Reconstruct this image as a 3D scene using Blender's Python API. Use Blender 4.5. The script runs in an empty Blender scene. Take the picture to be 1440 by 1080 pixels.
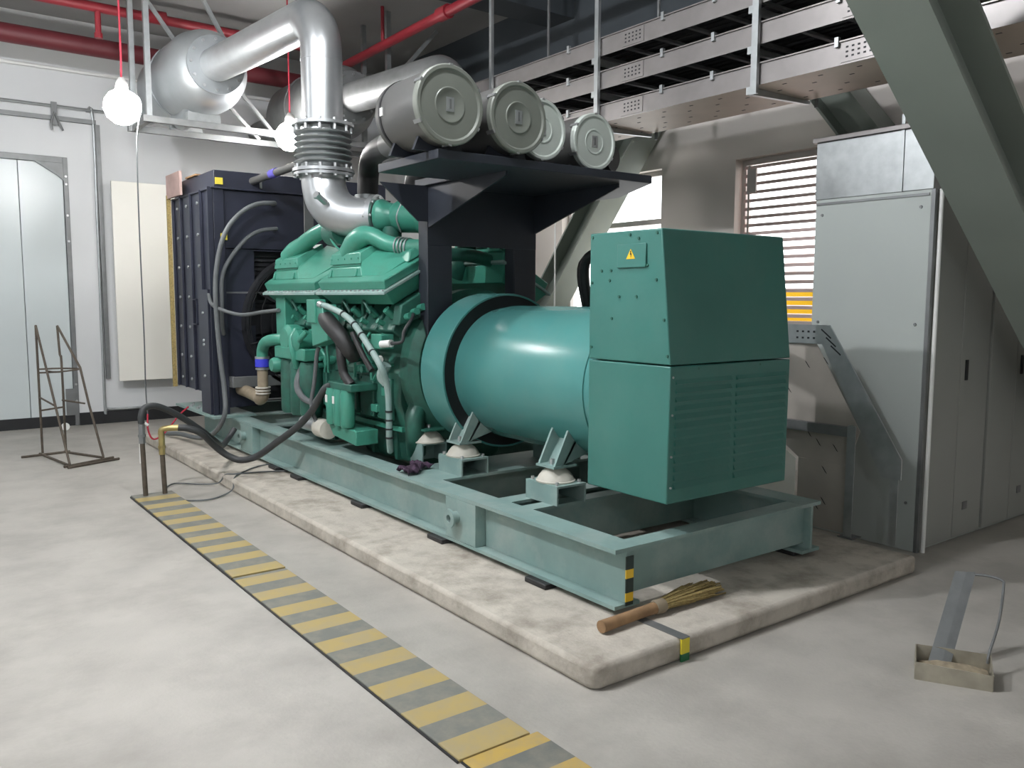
import bpy, bmesh, math, random
from mathutils import Vector, Matrix
rnd = random.Random(7)
C = bpy.context.scene.collection
PI = math.pi
ORG = {}          # world origin of every thing / part

# ------------------------------------------------------------------ materials
def lin(c):
    c = c / 255.0
    return c / 12.92 if c <= 0.04045 else ((c + 0.055) / 1.055) ** 2.4
def rgb(c, k=1.0): return (min(1, lin(c[0]) * k), min(1, lin(c[1]) * k), min(1, lin(c[2]) * k), 1)

def mat(name, col, rough=.5, metal=0., var=.1, scale=5., bump=0., bscale=40., dirt=None, dirt_amt=.5, dirt_scale=2.):
    m = bpy.data.materials.new(name); m.use_nodes = True
    nt = m.node_tree; N = nt.nodes; L = nt.links
    b = N['Principled BSDF']; b.inputs['Roughness'].default_value = rough; b.inputs['Metallic'].default_value = metal
    tc = N.new('ShaderNodeTexCoord')
    n = N.new('ShaderNodeTexNoise'); n.inputs['Scale'].default_value = scale; n.inputs['Detail'].default_value = 5
    L.new(tc.outputs['Object'], n.inputs['Vector'])
    r = N.new('ShaderNodeValToRGB')
    r.color_ramp.elements[0].position = .3; r.color_ramp.elements[1].position = .7
    r.color_ramp.elements[0].color = rgb(col, 1 - var); r.color_ramp.elements[1].color = rgb(col, 1 + var)
    L.new(n.outputs['Fac'], r.inputs['Fac'])
    out = r.outputs['Color']
    if dirt:
        n2 = N.new('ShaderNodeTexNoise'); n2.inputs['Scale'].default_value = dirt_scale; n2.inputs['Detail'].default_value = 8
        n2.inputs['Roughness'].default_value = .65
        L.new(tc.outputs['Object'], n2.inputs['Vector'])
        r2 = N.new('ShaderNodeValToRGB'); r2.color_ramp.elements[0].position = .45; r2.color_ramp.elements[1].position = .75
        r2.color_ramp.elements[0].color = (0, 0, 0, 1); r2.color_ramp.elements[1].color = (dirt_amt, dirt_amt, dirt_amt, 1)
        L.new(n2.outputs['Fac'], r2.inputs['Fac'])
        mx = N.new('ShaderNodeMix'); mx.data_type = 'RGBA'
        L.new(r2.outputs['Color'], mx.inputs[0]); L.new(out, mx.inputs[6]); mx.inputs[7].default_value = rgb(dirt)
        out = mx.outputs[2]
    L.new(out, b.inputs['Base Color'])
    if bump:
        nb = N.new('ShaderNodeTexNoise'); nb.inputs['Scale'].default_value = bscale; nb.inputs['Detail'].default_value = 4
        L.new(tc.outputs['Object'], nb.inputs['Vector'])
        bp = N.new('ShaderNodeBump'); bp.inputs['Strength'].default_value = bump; bp.inputs['Distance'].default_value = .01
        L.new(nb.outputs['Fac'], bp.inputs['Height']); L.new(bp.outputs['Normal'], b.inputs['Normal'])
    return m

def stripes(name, c1, c2, axis, period, offset=0., duty=.5, rough=.7, wear=None):
    """bands of two paints along one object axis, with worn patches"""
    m = bpy.data.materials.new(name); m.use_nodes = True
    nt = m.node_tree; N = nt.nodes; L = nt.links; b = N['Principled BSDF']; b.inputs['Roughness'].default_value = rough
    tc = N.new('ShaderNodeTexCoord'); sp = N.new('ShaderNodeSeparateXYZ'); L.new(tc.outputs['Object'], sp.inputs[0])
    a = N.new('ShaderNodeMath'); a.operation = 'ADD'; a.inputs[1].default_value = offset + 100 * period
    L.new(sp.outputs['XYZ'.index(axis)], a.inputs[0])
    d = N.new('ShaderNodeMath'); d.operation = 'DIVIDE'; d.inputs[1].default_value = period; L.new(a.outputs[0], d.inputs[0])
    f = N.new('ShaderNodeMath'); f.operation = 'FRACT'; L.new(d.outputs[0], f.inputs[0])
    g = N.new('ShaderNodeMath'); g.operation = 'GREATER_THAN'; g.inputs[1].default_value = duty; L.new(f.outputs[0], g.inputs[0])
    mx = N.new('ShaderNodeMix'); mx.data_type = 'RGBA'; mx.inputs[6].default_value = rgb(c1); mx.inputs[7].default_value = rgb(c2)
    L.new(g.outputs[0], mx.inputs[0]); out = mx.outputs[2]
    if wear:
        n = N.new('ShaderNodeTexNoise'); n.inputs['Scale'].default_value = 7; n.inputs['Detail'].default_value = 8; n.inputs['Roughness'].default_value = .7
        L.new(tc.outputs['Object'], n.inputs['Vector'])
        r = N.new('ShaderNodeValToRGB'); r.color_ramp.elements[0].position = .42; r.color_ramp.elements[1].position = .8
        r.color_ramp.elements[0].color = (0.05, 0.05, 0.05, 1); r.color_ramp.elements[1].color = (.75, .75, .75, 1)
        L.new(n.outputs['Fac'], r.inputs['Fac'])
        m2 = N.new('ShaderNodeMix'); m2.data_type = 'RGBA'; L.new(r.outputs['Color'], m2.inputs[0]); L.new(out, m2.inputs[6]); m2.inputs[7].default_value = rgb(wear)
        out = m2.outputs[2]
    L.new(out, b.inputs['Base Color'])
    return m

def emit(name, col, power):
    m = bpy.data.materials.new(name); m.use_nodes = True
    nt = m.node_tree; nt.nodes.remove(nt.nodes['Principled BSDF'])
    e = nt.nodes.new('ShaderNodeEmission'); e.inputs['Color'].default_value = rgb(col); e.inputs['Strength'].default_value = power
    nt.links.new(e.outputs[0], nt.nodes['Material Output'].inputs[0]); return m

def glass():
    m = bpy.data.materials.new('window_glass'); m.use_nodes = True
    nt = m.node_tree; N = nt.nodes; L = nt.links; N.remove(N['Principled BSDF'])
    t = N.new('ShaderNodeBsdfTransparent'); t.inputs[0].default_value = (.93, .95, .95, 1)
    g = N.new('ShaderNodeBsdfGlossy'); g.inputs['Roughness'].default_value = .05
    x = N.new('ShaderNodeMixShader'); x.inputs[0].default_value = .06
    L.new(t.outputs[0], x.inputs[1]); L.new(g.outputs[0], x.inputs[2]); L.new(x.outputs[0], N['Material Output'].inputs[0]); return m

K = dict(
 floor=mat('concrete_floor', (173, 169, 161), .5, 0, .10, 2.6, .14, 60, (140, 136, 128), .75, 1.9),
 plinth=mat('plinth_concrete', (190, 183, 171), .85, 0, .12, 4, .5, 45, (106, 96, 82), .75, 4.2),
 wall=mat('white_wall_paint', (210, 212, 212), .8, 0, .025, 1.5, .04, 80),
 wallr=mat('grey_white_wall_paint', (224, 217, 210), .85, 0, .03, 1.2, .05, 80),
 ceil=mat('dark_ceiling', (150, 149, 147), .9, 0, .08, 1.0),
 beamdark=mat('dark_concrete_beam', (60, 66, 70), .9, 0, .1, 1.2),
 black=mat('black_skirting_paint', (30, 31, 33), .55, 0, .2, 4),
 door=mat('door_enamel', (198, 206, 206), .28, 0, .02, 1.5),
 galv=mat('galvanised_steel', (168, 172, 172), .38, .75, .1, 14, .05, 60),
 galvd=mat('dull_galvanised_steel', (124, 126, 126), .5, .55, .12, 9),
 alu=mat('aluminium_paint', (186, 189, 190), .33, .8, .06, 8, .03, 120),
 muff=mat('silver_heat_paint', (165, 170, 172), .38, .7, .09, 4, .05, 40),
 steel=mat('bright_steel', (196, 198, 198), .3, .85, .08, 20),
 green=mat('generator_green_paint', (57, 114, 105), .38, 0, .08, 2.5, .03, 90, (88, 124, 116), .3, 3),
 greenb=mat('barrel_green_paint', (74, 134, 130), .27, 0, .05, 2.0, .02, 90, (104, 142, 132), .3, 2.5),
 eng=mat('engine_green_paint', (64, 140, 120), .36, 0, .12, 6, .06, 60, (64, 92, 78), .5, 6),
 engd=mat('oily_green_paint', (42, 96, 82), .45, 0, .2, 8, .1, 50, (44, 54, 48), .6, 5),
 skid=mat('dusty_green_rail_paint', (126, 152, 147), .5, 0, .1, 4, .04, 60, (176, 182, 176), .55, 3),
 navy=mat('navy_black_paint', (40, 43, 56), .42, 0, .15, 4, .03, 60),
 stand=mat('charcoal_stand_paint', (38, 42, 50), .5, 0, .12, 4),
 fins=mat('dark_radiator_fins', (24, 26, 30), .6, 0, .3, 20),
 rubber=mat('black_rubber', (40, 40, 40), .55, 0, .15, 8),
 hose=mat('dusty_grey_hose', (92, 96, 97), .6, 0, .12, 9),
 hosed=mat('dark_rubber_hose', (52, 54, 55), .5, 0, .15, 9),
 filt=mat('filter_body_metal', (112, 112, 110), .36, .55, .06, 3),
 cap=mat('filter_cap_grey', (118, 122, 114), .45, .1, .05, 4),
 cap2=mat('filter_cap_pale', (190, 198, 190), .45, .1, .05, 4),
 white=mat('white_enamel', (222, 222, 218), .4, 0, .03, 4),
 cream=mat('cream_panel', (234, 232, 222), .55, 0, .02, 2),
 dome=mat('dusty_mount_white', (196, 192, 180), .55, 0, .08, 12),
 red=mat('red_pipe_paint', (138, 36, 46), .45, 0, .1, 4),
 brownp=mat('brown_red_pipe_paint', (100, 38, 44), .5, 0, .1, 4),
 wood=mat('raw_wood', (144, 114, 82), .8, 0, .2, 14),
 straw=mat('broom_straw', (150, 132, 84), .9, 0, .3, 60),
 brass=mat('brass', (176, 160, 110), .35, .8, .1, 14),
 blue=mat('blue_clamp', (52, 58, 190), .45, 0, .06, 8),
 bluel=mat('lilac_clamp', (90, 84, 170), .5, 0, .06, 8),
 yellow=mat('yellow_label', (214, 196, 66), .6, 0, .05, 8),
 yelb=mat('yellow_board', (244, 204, 30), .7, 0, .03, 2),
 rust=mat('rusty_rod', (86, 78, 68), .7, .3, .25, 20),
 brownpipe=mat('dusty_brown_pipe', (140, 128, 108), .6, 0, .15, 12),
 cab=mat('cabinet_grey_enamel', (164, 170, 166), .5, 0, .03, 1.5),
 cabf=mat('cabinet_front_enamel', (150, 152, 146), .55, 0, .03, 1.5),
 beam=mat('grey_structural_paint', (134, 142, 134), .6, 0, .05, 2.5),
 tray=mat('tray_galvanised', (136, 132, 130), .36, .6, .07, 8),
 traypan=mat('tray_pan_lit', (208, 192, 178), .5, .2, .06, 4),  # bounced light on the underside is put into this pale tan
 traybed=mat('tray_bed', (172, 165, 156), .5, .25, .08, 5),
 cable=mat('black_cable', (26, 27, 29), .5, 0, .2, 8),
 rag=mat('dark_purple_cloth', (62, 44, 62), .9, 0, .4, 18, .3, 40),
 redcord=mat('red_cord', (190, 50, 70), .6, 0, .1, 9),
 pale=mat('window_frame_paint', (196, 190, 186), .6, 0, .03, 3),
 slat=mat('louvre_slat', (228, 204, 200), .5, 0, .04, 4),
 dust=mat('dusty_tin', (162, 156, 140), .6, .3, .2, 12),
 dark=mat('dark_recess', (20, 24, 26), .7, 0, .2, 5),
 glassm=glass(),
 bulb=emit('lamp_white', (255, 252, 250), 125),
 strip=stripes('yellow_grey_floor_stripes', (172, 152, 96), (112, 114, 108), 'Y', .262, 0, .5, .75, (150, 144, 128)),
 strip2=stripes('yellow_grey_floor_stripes_near', (186, 156, 76), (100, 103, 98), 'Y', .262, 0, .5, .75, (146, 140, 124)),
 tape=stripes('yellow_black_tape', (36, 52, 50), (226, 186, 52), 'Z', .11, .04, .62, .5),
 gy=stripes('yellow_green_tape', (40, 110, 70), (222, 204, 52), 'Z', .2, .06, .47, .5),
)

# ------------------------------------------------------------------ mesh builder
def V(*a): return Vector(a)
def frame(d):
    d = Vector(d).normalized(); u = V(0, 0, 1) if abs(d.z) < .95 else V(0, 1, 0)
    a = d.cross(u).normalized(); return a, a.cross(d).normalized()
def smooth(pts, k=6):
    P = [Vector(p) for p in pts]; Q = [P[0] * 2 - P[1]] + P + [P[-1] * 2 - P[-2]]; out = []
    for i in range(1, len(Q) - 2):
        a, b, c, d = Q[i - 1:i + 3]
        for j in range(k):
            t = j / k
            out.append(.5 * ((2 * b) + (c - a) * t + (2 * a - 5 * b + 4 * c - d) * t * t + (3 * b - a - 3 * c + d) * t ** 3))
    out.append(P[-1]); return out

class MB:
    def __init__(s): s.v = []; s.f = []
    def add(s, vs, fs):
        o = len(s.v); s.v += [Vector(p) for p in vs]; s.f += [tuple(i + o for i in f) for f in fs]; return s
    def box(s, x0, x1, y0, y1, z0, z1):
        return s.add([(x0, y0, z0), (x1, y0, z0), (x1, y1, z0), (x0, y1, z0), (x0, y0, z1), (x1, y0, z1), (x1, y1, z1), (x0, y1, z1)],
                     [(0, 3, 2, 1), (4, 5, 6, 7), (0, 1, 5, 4), (1, 2, 6, 5), (2, 3, 7, 6), (3, 0, 4, 7)])
    def beam(s, p, q, w, h, up=(0, 0, 1), ext=0):
        p, q = Vector(p), Vector(q); d = (q - p).normalized(); up = Vector(up)
        a = d.cross(up).normalized(); b = a.cross(d).normalized(); p = p - d * ext; q = q + d * ext
        vs = []
        for c in (p, q):
            for i, j in ((-1, -1), (1, -1), (1, 1), (-1, 1)): vs.append(c + a * (i * w / 2) + b * (j * h / 2))
        return s.add(vs, [(0, 1, 2, 3), (7, 6, 5, 4), (0, 4, 5, 1), (1, 5, 6, 2), (2, 6, 7, 3), (3, 7, 4, 0)])
    def prism(s, poly, off):
        n = len(poly); off = Vector(off); P = [Vector(p) for p in poly]
        vs = P + [p + off for p in P]
        fs = [tuple(range(n - 1, -1, -1)), tuple(range(n, 2 * n))] + [(i, (i + 1) % n, n + (i + 1) % n, n + i) for i in range(n)]
        return s.add(vs, fs)
    def cyl(s, p, q, r0, r1=None, n=20, caps=True):
        r1 = r0 if r1 is None else r1; p, q = Vector(p), Vector(q); a, b = frame(q - p); vs = []
        for c, r in ((p, r0), (q, r1)):
            for i in range(n): t = 2 * PI * i / n; vs.append(c + a * math.cos(t) * r + b * math.sin(t) * r)
        fs = [(i, (i + 1) % n, n + (i + 1) % n, n + i) for i in range(n)]
        if caps: fs += [tuple(range(n - 1, -1, -1)), tuple(range(n, 2 * n))]
        return s.add(vs, fs)
    def tube(s, pts, r, n=12, k=6, radii=None):
        P = smooth(pts, k) if k > 1 else [Vector(p) for p in pts]
        m = len(P); T = [(P[min(i + 1, m - 1)] - P[max(i - 1, 0)]).normalized() for i in range(m)]
        a, b = frame(T[0]); vs = []
        for i in range(m):
            if i:
                ax = T[i - 1].cross(T[i])
                if ax.length > 1e-7:
                    R = Matrix.Rotation(T[i - 1].angle(T[i]), 3, ax.normalized()); a = R @ a; b = R @ b
            if radii:
                u = i / (m - 1) * (len(radii) - 1); j = min(int(u), len(radii) - 2); rr = radii[j] + (radii[j + 1] - radii[j]) * (u - j)
            else: rr = r
            for q in range(n): t = 2 * PI * q / n; vs.append(P[i] + a * math.cos(t) * rr + b * math.sin(t) * rr)
        fs = [(i * n + q, i * n + (q + 1) % n, (i + 1) * n + (q + 1) % n, (i + 1) * n + q) for i in range(m - 1) for q in range(n)]
        fs += [tuple(range(n - 1, -1, -1)), tuple((m - 1) * n + q for q in range(n))]
        return s.add(vs, fs)
    def lathe(s, prof, p, d, n=40, close=True):
        """prof: list of (t along d, radius)"""
        p = Vector(p); d = Vector(d).normalized(); a, b = frame(d); vs = []
        for t, r in prof:
            for i in range(n): u = 2 * PI * i / n; vs.append(p + d * t + a * math.cos(u) * r + b * math.sin(u) * r)
        m = len(prof)
        fs = [(j * n + i, j * n + (i + 1) % n, (j + 1) * n + (i + 1) % n, (j + 1) * n + i) for j in range(m - 1) for i in range(n)]
        if close: fs += [tuple(range(n - 1, -1, -1)), tuple((m - 1) * n + i for i in range(n))]
        return s.add(vs, fs)
    def ring(s, p, d, r0, r1, t, n=40):
        """flat ring, inner r0 outer r1, thickness t along d"""
        p = Vector(p); d = Vector(d).normalized(); a, b = frame(d); vs = []
        for tt, r in ((0, r0), (0, r1), (t, r1), (t, r0)):
            for i in range(n): u = 2 * PI * i / n; vs.append(p + d * tt + a * math.cos(u) * r + b * math.sin(u) * r)
        return s.add(vs, [(j * n + i, j * n + (i + 1) % n, ((j + 1) % 4) * n + (i + 1) % n, ((j + 1) % 4) * n + i) for j in range(4) for i in range(n)])
    def ball(s, c, r, n=16, m=10, sc=(1, 1, 1), half=False):
        c = Vector(c); vs = []; lo = 0 if half else -PI / 2
        for j in range(m + 1):
            th = lo + (PI / 2 - lo) * j / m
            for i in range(n): u = 2 * PI * i / n; vs.append(c + V(r * sc[0] * math.cos(th) * math.cos(u), r * sc[1] * math.cos(th) * math.sin(u), r * sc[2] * math.sin(th)))
        fs = [(j * n + i, j * n + (i + 1) % n, (j + 1) * n + (i + 1) % n, (j + 1) * n + i) for j in range(m) for i in range(n)]
        fs.append(tuple(range(n - 1, -1, -1)))
        return s.add(vs, fs)
    def build(s, name, material, parent=None, bevel=0., at=None, sharp=35, label=None, extra=None, extra_mat=None):
        nf = len(s.f)
        if extra: s.add(extra.v, extra.f)
        o_w = ORG[parent.name] if parent else (Vector(at) if at is not None else sum(s.v, Vector()) / len(s.v))
        if parent is None and at is None: o_w.z = min(p.z for p in s.v)
        me = bpy.data.meshes.new(name); me.from_pydata([p - o_w for p in s.v], [], s.f); me.validate()
        bm = bmesh.new(); bm.from_mesh(me); bmesh.ops.recalc_face_normals(bm, faces=bm.faces); bm.to_mesh(me); bm.free()
        for p in me.polygons: p.use_smooth = True
        me.set_sharp_from_angle(angle=math.radians(sharp)); me.materials.append(material)
        if extra:
            me.materials.append(extra_mat)
            for i, p in enumerate(me.polygons):
                if i >= nf: p.material_index = 1
        o = bpy.data.objects.new(name, me); C.objects.link(o)
        if parent: o.parent = parent
        else: o.location = o_w
        ORG[o.name] = o_w.copy()
        if bevel:
            b = o.modifiers.new('bevel', 'BEVEL'); b.width = bevel; b.segments = 2; b.limit_method = 'ANGLE'; b.angle_limit = math.radians(40)
        if label: o['label'] = label
        return o

def thing(name, label, cat, loc, group=None):
    o = bpy.data.objects.new(name, None); C.objects.link(o); o.location = loc; ORG[o.name] = Vector(loc); o.empty_display_size = .1
    o['label'] = label; o['category'] = cat
    if group: o['group'] = group
    return o
def tag(o, label, cat, group=None, kind=None):
    o['label'] = label; o['category'] = cat
    if group: o['group'] = group
    if kind: o['kind'] = kind
    return o
def struct(o, label=None):
    o['kind'] = 'structure'
    if label: o['label'] = label
    return o
def dup(root, move, label=None):
    r = root.copy(); C.objects.link(r); r.location = root.location + Vector(move); ORG[r.name] = ORG[root.name] + Vector(move)
    if label: r['label'] = label
    for ch in list(root.children):
        c = ch.copy(); C.objects.link(c); c.parent = r; ORG[c.name] = ORG[r.name]
        for g in list(ch.children):
            d = g.copy(); C.objects.link(d); d.parent = c; ORG[d.name] = ORG[r.name]
    return r
_bm = {}
def bolts(parent, pts, d, r=.012, h=.012, m='steel', name='bolt'):
    key = (tuple(d), r, h, m)
    if key not in _bm:
        b = MB().cyl((0, 0, 0), Vector(d) * h, r, r * .9, n=8); me = bpy.data.meshes.new(name)
        me.from_pydata(b.v, [], b.f); me.materials.append(K[m]); _bm[key] = me
    for p in pts:
        o = bpy.data.objects.new(name, _bm[key]); C.objects.link(o); o.parent = parent; o.location = Vector(p) - ORG[parent.name]; ORG[o.name] = ORG[parent.name]
def circle(c, d, r, n, ph=0):
    a, b = frame(d); return [Vector(c) + a * math.cos(2 * PI * i / n + ph) * r + b * math.sin(2 * PI * i / n + ph) * r for i in range(n)]

# ------------------------------------------------------------------ camera (solved from the two floor vanishing points)
W, H = 1440, 1080
A = (-167., 416.); B = (2309., 425.)
F = math.sqrt(-((A[0] - 720) * (B[0] - 720) + (A[1] - 540) * (B[1] - 540)))
dY = V(A[0] - 720, 540 - A[1], -F).normalized(); dX = V(B[0] - 720, 540 - B[1], -F).normalized(); dZ = dX.cross(dY)
cam = bpy.data.cameras.new('camera'); co = bpy.data.objects.new('camera', cam); C.objects.link(co)
cam.sensor_width = 36; cam.lens = F / W * 36; cam.clip_start = .05
R = Matrix((dX, dY, dZ)); co.matrix_world = Matrix.Translation((0, 0, 1.55)) @ R.to_4x4()
bpy.context.scene.camera = co

# ------------------------------------------------------------------ the room
XW, YB, ZC = 6.6, 11.2, 4.75
XL, YF = -4.2, -4.0
struct(MB().box(XL - .3, XW + .3, YF - .3, YB + .3, -.12, 0).build('floor', K['floor'], at=(0, 0, 0)))
struct(MB().box(XL - .3, XW + .3, YF - .3, YB + .3, ZC, ZC + .15).build('ceiling', K['ceil'], at=(0, 0, ZC)))
struct(MB().box(XL - .25, XL, YF, YB, 0, ZC).build('wall_left', K['wall'], at=(XL, 0, 0)))
struct(MB().box(XL, XW, YF - .25, YF, 0, ZC).build('wall_front', K['wall'], at=(0, YF, 0)))
DX0, DX1, DZ = -1.4, 1.84, 3.17
w = MB()
w.box(XL, DX0, YB, YB + .25, 0, ZC).box(DX1, XW, YB, YB + .25, 0, ZC).box(DX0, DX1, YB, YB + .25, DZ, ZC)
struct(w.build('wall_back', K['wall'], at=(0, YB, 0)))
# right wall with two window openings
W1 = (4.2, 5.28, 1.3, 2.87); W2 = (6.23, 7.84, 1.3, 2.9)
w = MB(); xw = (XW, XW + .25)
w.box(*xw, YF, W1[0], 0, ZC).box(*xw, W1[0], W1[1], 0, W1[2]).box(*xw, W1[0], W1[1], W1[3], ZC)
w.box(*xw, W1[1], W2[0], 0, ZC).box(*xw, W2[0], W2[1], 0, W2[2]).box(*xw, W2[0], W2[1], W2[3], ZC).box(*xw, W2[1], YB, 0, ZC)
struct(w.build('wall_right', K['wallr'], at=(XW, 0, 0)))
struct(MB().box(5.95, XW, YF, YB, 3.72, ZC).build('trim_1', K['beamdark'], at=(6.3, 0, 3.72)))
struct(MB().box(XL, 5.95, 6.9, 7.3, 4.45, ZC).build('trim_2', K['beamdark'], at=(0, 7.1, 4.45)))
struct(MB().box(DX1, 5.95, YB - .02, YB, 0, .15).build('baseboard_back', K['black'], at=(3, YB, 0)))
# big white door in the back wall
d = thing('door_1', 'wide white enamelled metal door in the back wall', 'door', (0.2, YB, 0)); d['kind'] = 'structure'
for x0, x1 in ((-1.38, -.5), (-.5, .4), (.4, 1.33), (1.33, 1.79)):
    MB().box(x0 + .003, x1 - .003, YB + .02, YB + .07, .06, 3.1).build('door_leaf', K['door'], d, .004)
MB().box(1.79, DX1, YB - .012, YB + .12, 0, DZ).box(-1.4, 1.79, YB - .012, YB + .12, 3.1, DZ).box(-1.39, -1.38, YB, YB + .1, 0, 3.1).build('door_frame', K['galvd'], d, .004)
MB().prism([(1.79, YB - .014, 3.1), (1.50, YB - .014, 3.1), (1.74, YB - .014, 2.95), (1.79, YB - .014, 2.90)], (0, .02, 0)).build('corner_gusset', K['galvd'], d)
MB().box(-1.39, 1.83, YB + .08, YB + .12, 0, 3.15).build('leak_backing', K['door'], d)  # added backing that keeps sky light from leaking between the leaves
MB().box(-1.37, 1.79, YB + .01, YB + .02, .0, .13).build('kick_strip', K['black'], d)
bolts(d, [(1.815, YB - .012, z) for z in (2.95, 2.86, 2.5, 2.2, .5, .3)], (0, -1, 0), .014, .01)
MB().box(1.70, 1.80, YB - .02, YB - .012, .13, .45).build('mortar_patch', K['galvd'], d)

# windows
def window(name, Y0, Y1, Z0, Z1, louvre):
    r = thing(name, 'louvred window with daylight between its slats' if louvre else 'bright tall window with a transom bar behind the steel brace', 'window', (XW + .15, (Y0 + Y1) / 2, Z0)); r['kind'] = 'structure'
    f = .05; x0, x1 = XW + .10, XW + .16
    MB().box(x0, x1, Y0, Y0 + f, Z0, Z1).box(x0, x1, Y1 - f, Y1, Z0, Z1).box(x0, x1, Y0 + f, Y1 - f, Z0, Z0 + f).box(x0, x1, Y0 + f, Y1 - f, Z1 - f, Z1).build('window_frame', K['pale'], r, .004)
    if louvre:
        n = 19; dz = (Z1 - Z0 - .1) / n
        for i in range(n):
            z = Z0 + .05 + dz * (i + .5)
            MB().prism([(x0 - .03, Y0 + f, z - .008), (x0 - .025, Y0 + f, z + .022), (x0 + .045, Y0 + f, z + .03), (x0 + .045, Y0 + f, z + .022), (x0 - .017, Y0 + f, z + .014), (x0 - .022, Y0 + f, z - .008)], (0, Y1 - Y0 - 2 * f, 0)).build('louvre_slat', K['slat'], r)
        MB().box(x0 - .035, x0 - .03, Y1 - .12, Y1 - .10, Z0 + .06, Z1 - .06).box(x0 - .05, x0 - .03, Y1 - .20, Y1 - .1, Z1 - .32, Z1 - .1).build('louvre_crank', K['pale'], r)
    else:
        MB().box(x0, x1, Y0 + f, Y1 - f, 2.345, 2.40).box(x0, x1, 7.28, 7.36, Z0 + f, Z1 - f).build('window_bar', K['pale'], r, .004)
    MB().box(XW + .165, XW + .17, Y0 + .02, Y1 - .02, Z0 + .02, Z1 - .02).build('window_pane', K['glassm'], r)
    return r
window('window_1', *W1, True); window('window_2', *W2, False)
tag(MB().box(7.25, 7.29, 3.6, 6.4, 0, 1.66).box(7.22, 7.25, 4.0, 4.06, 0, 1.66).box(7.22, 7.25, 5.9, 5.96, 0, 1.66).build('yellow_hoarding', K['yelb'], at=(7.27, 3.8, 0)), 'yellow board outside seen through the lowest slats of the louvred window', 'board')

# back wall things
t = thing('wall_panel', 'tall cream sheet panel standing off the back wall beside the radiator', 'panel', (2.62, YB, .53))
MB().box(2.26, 3.2, YB - .22, YB - .19, .53, 2.92).build('sheet', K['cream'], t, .004)
MB().box(2.3, 2.36, YB - .19, YB, .6, 2.85).box(3.1, 3.16, YB - .19, YB, .6, 2.85).build('standoff', K['galvd'], t)
tag(MB().tube([(XL + .02, YB - .03, 3.76), (1.9, YB - .03, 3.74), (2.06, YB - .03, 3.73), (2.13, YB - .03, 3.66), (2.13, YB - .03, 2.4), (2.12, YB - .03, .3), (2.14, YB - .03, .19), (2.25, YB - .03, .17), (2.5, YB - .03, .17), (2.7, YB - .03, .17)], .017, 8, 4).build('conduit', K['galv']), 'thin galvanised conduit running along the back wall and down beside the cream panel', 'conduit')
tag(MB().box(-3, 2.16, YB - .045, YB - .002, 3.58, 3.63).build('cable_duct', K['galvd']), 'grey flat cable duct above the white door', 'cable duct')
t = thing('wall_clamp', 'small dark clamp on the conduit above the white door', 'clamp', (1.72, YB - .07, 3.5))
MB().box(1.69, 1.75, YB - .07, YB - .045, 3.52, 3.78).build('strap', K['galvd'], t); MB().tube([(1.72, YB - .08, 3.66), (1.76, YB - .09, 3.55), (1.80, YB - .08, 3.46)], .012, 8).tube([(1.72, YB - .08, 3.66), (1.68, YB - .09, 3.54), (1.69, YB - .08, 3.46)], .012, 8).build('hook', K['galvd'], t)
tag(MB().box(2.15, 2.20, YB - .04, YB - .002, .55, 3.58).build('wall_channel', K['galvd']), 'grey vertical channel between conduit and cream panel', 'channel')

tag(MB().cyl((XL + .02, YB - .03, 4.17), (5.9, YB - .03, 4.16), .02, n=10).build('white_conduit', K['white']), 'thin pale conduit running high along the back wall under the dark red pipe', 'conduit')
# red pipes under the ceiling
tag(MB().cyl((XL + .02, 10.6, 4.36), (5.9, 10.6, 4.30), .10, n=20).build('fire_main', K['brownp']), 'thick dark red pipe running along the back wall above the silencers', 'pipe', None)
t = thing('sprinkler_pipe', 'thinner red pipe with a drop hanging under the ceiling by the back wall', 'pipe', (1.5, 9.75, 4.5))
MB().cyl((XL + .02, 9.75, 4.52), (4.6, 9.75, 4.50), .05, n=14).build('pipe_run', K['red'], t)
MB().cyl((1.95, 9.75, 4.5), (1.95, 9.75, 4.24), .03, n=10).cyl((1.95, 9.75, 4.25), (1.95, 9.75, 4.2), .04, n=10).build('drop', K['red'], t)
MB().cyl((2.45, 9.75, 4.52), (2.62, 9.75, 4.52), .07, n=14).build('coupling', K['red'], t)
t = thing('branch_pipe', 'red pipe running forward below the ceiling between the two exhaust pipes', 'pipe', (4.6, 7.5, 4.34))
MB().cyl((4.62, 9.6, 4.32), (4.62, 4.2, 4.38), .05, n=14).build('pipe_run', K['red'], t)
MB().cyl((4.62, 7.4, 4.35), (4.62, 7.24, 4.35), .07, n=14).build('coupling', K['red'], t)
MB().cyl((4.62, 6.6, 4.35), (4.62, 6.6, ZC), .02, n=8).cyl((4.62, 8.6, 4.35), (4.62, 8.6, ZC), .02, n=8).build('hanger_rod', K['red'], t)

# ------------------------------------------------------------------ plinth
pl = MB().prism([(2.19, 2.345, 0), (4.63, 2.345, 0), (4.63, 9.4, 0), (2.16, 9.4, 0), (2.16, 2.375, 0)], (0, 0, .1)).build('concrete_plinth', K['plinth'], at=(3.4, 5.8, 0), bevel=.028)
tag(pl, 'low worn concrete plinth with rounded edges under the generator', 'plinth')

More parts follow.
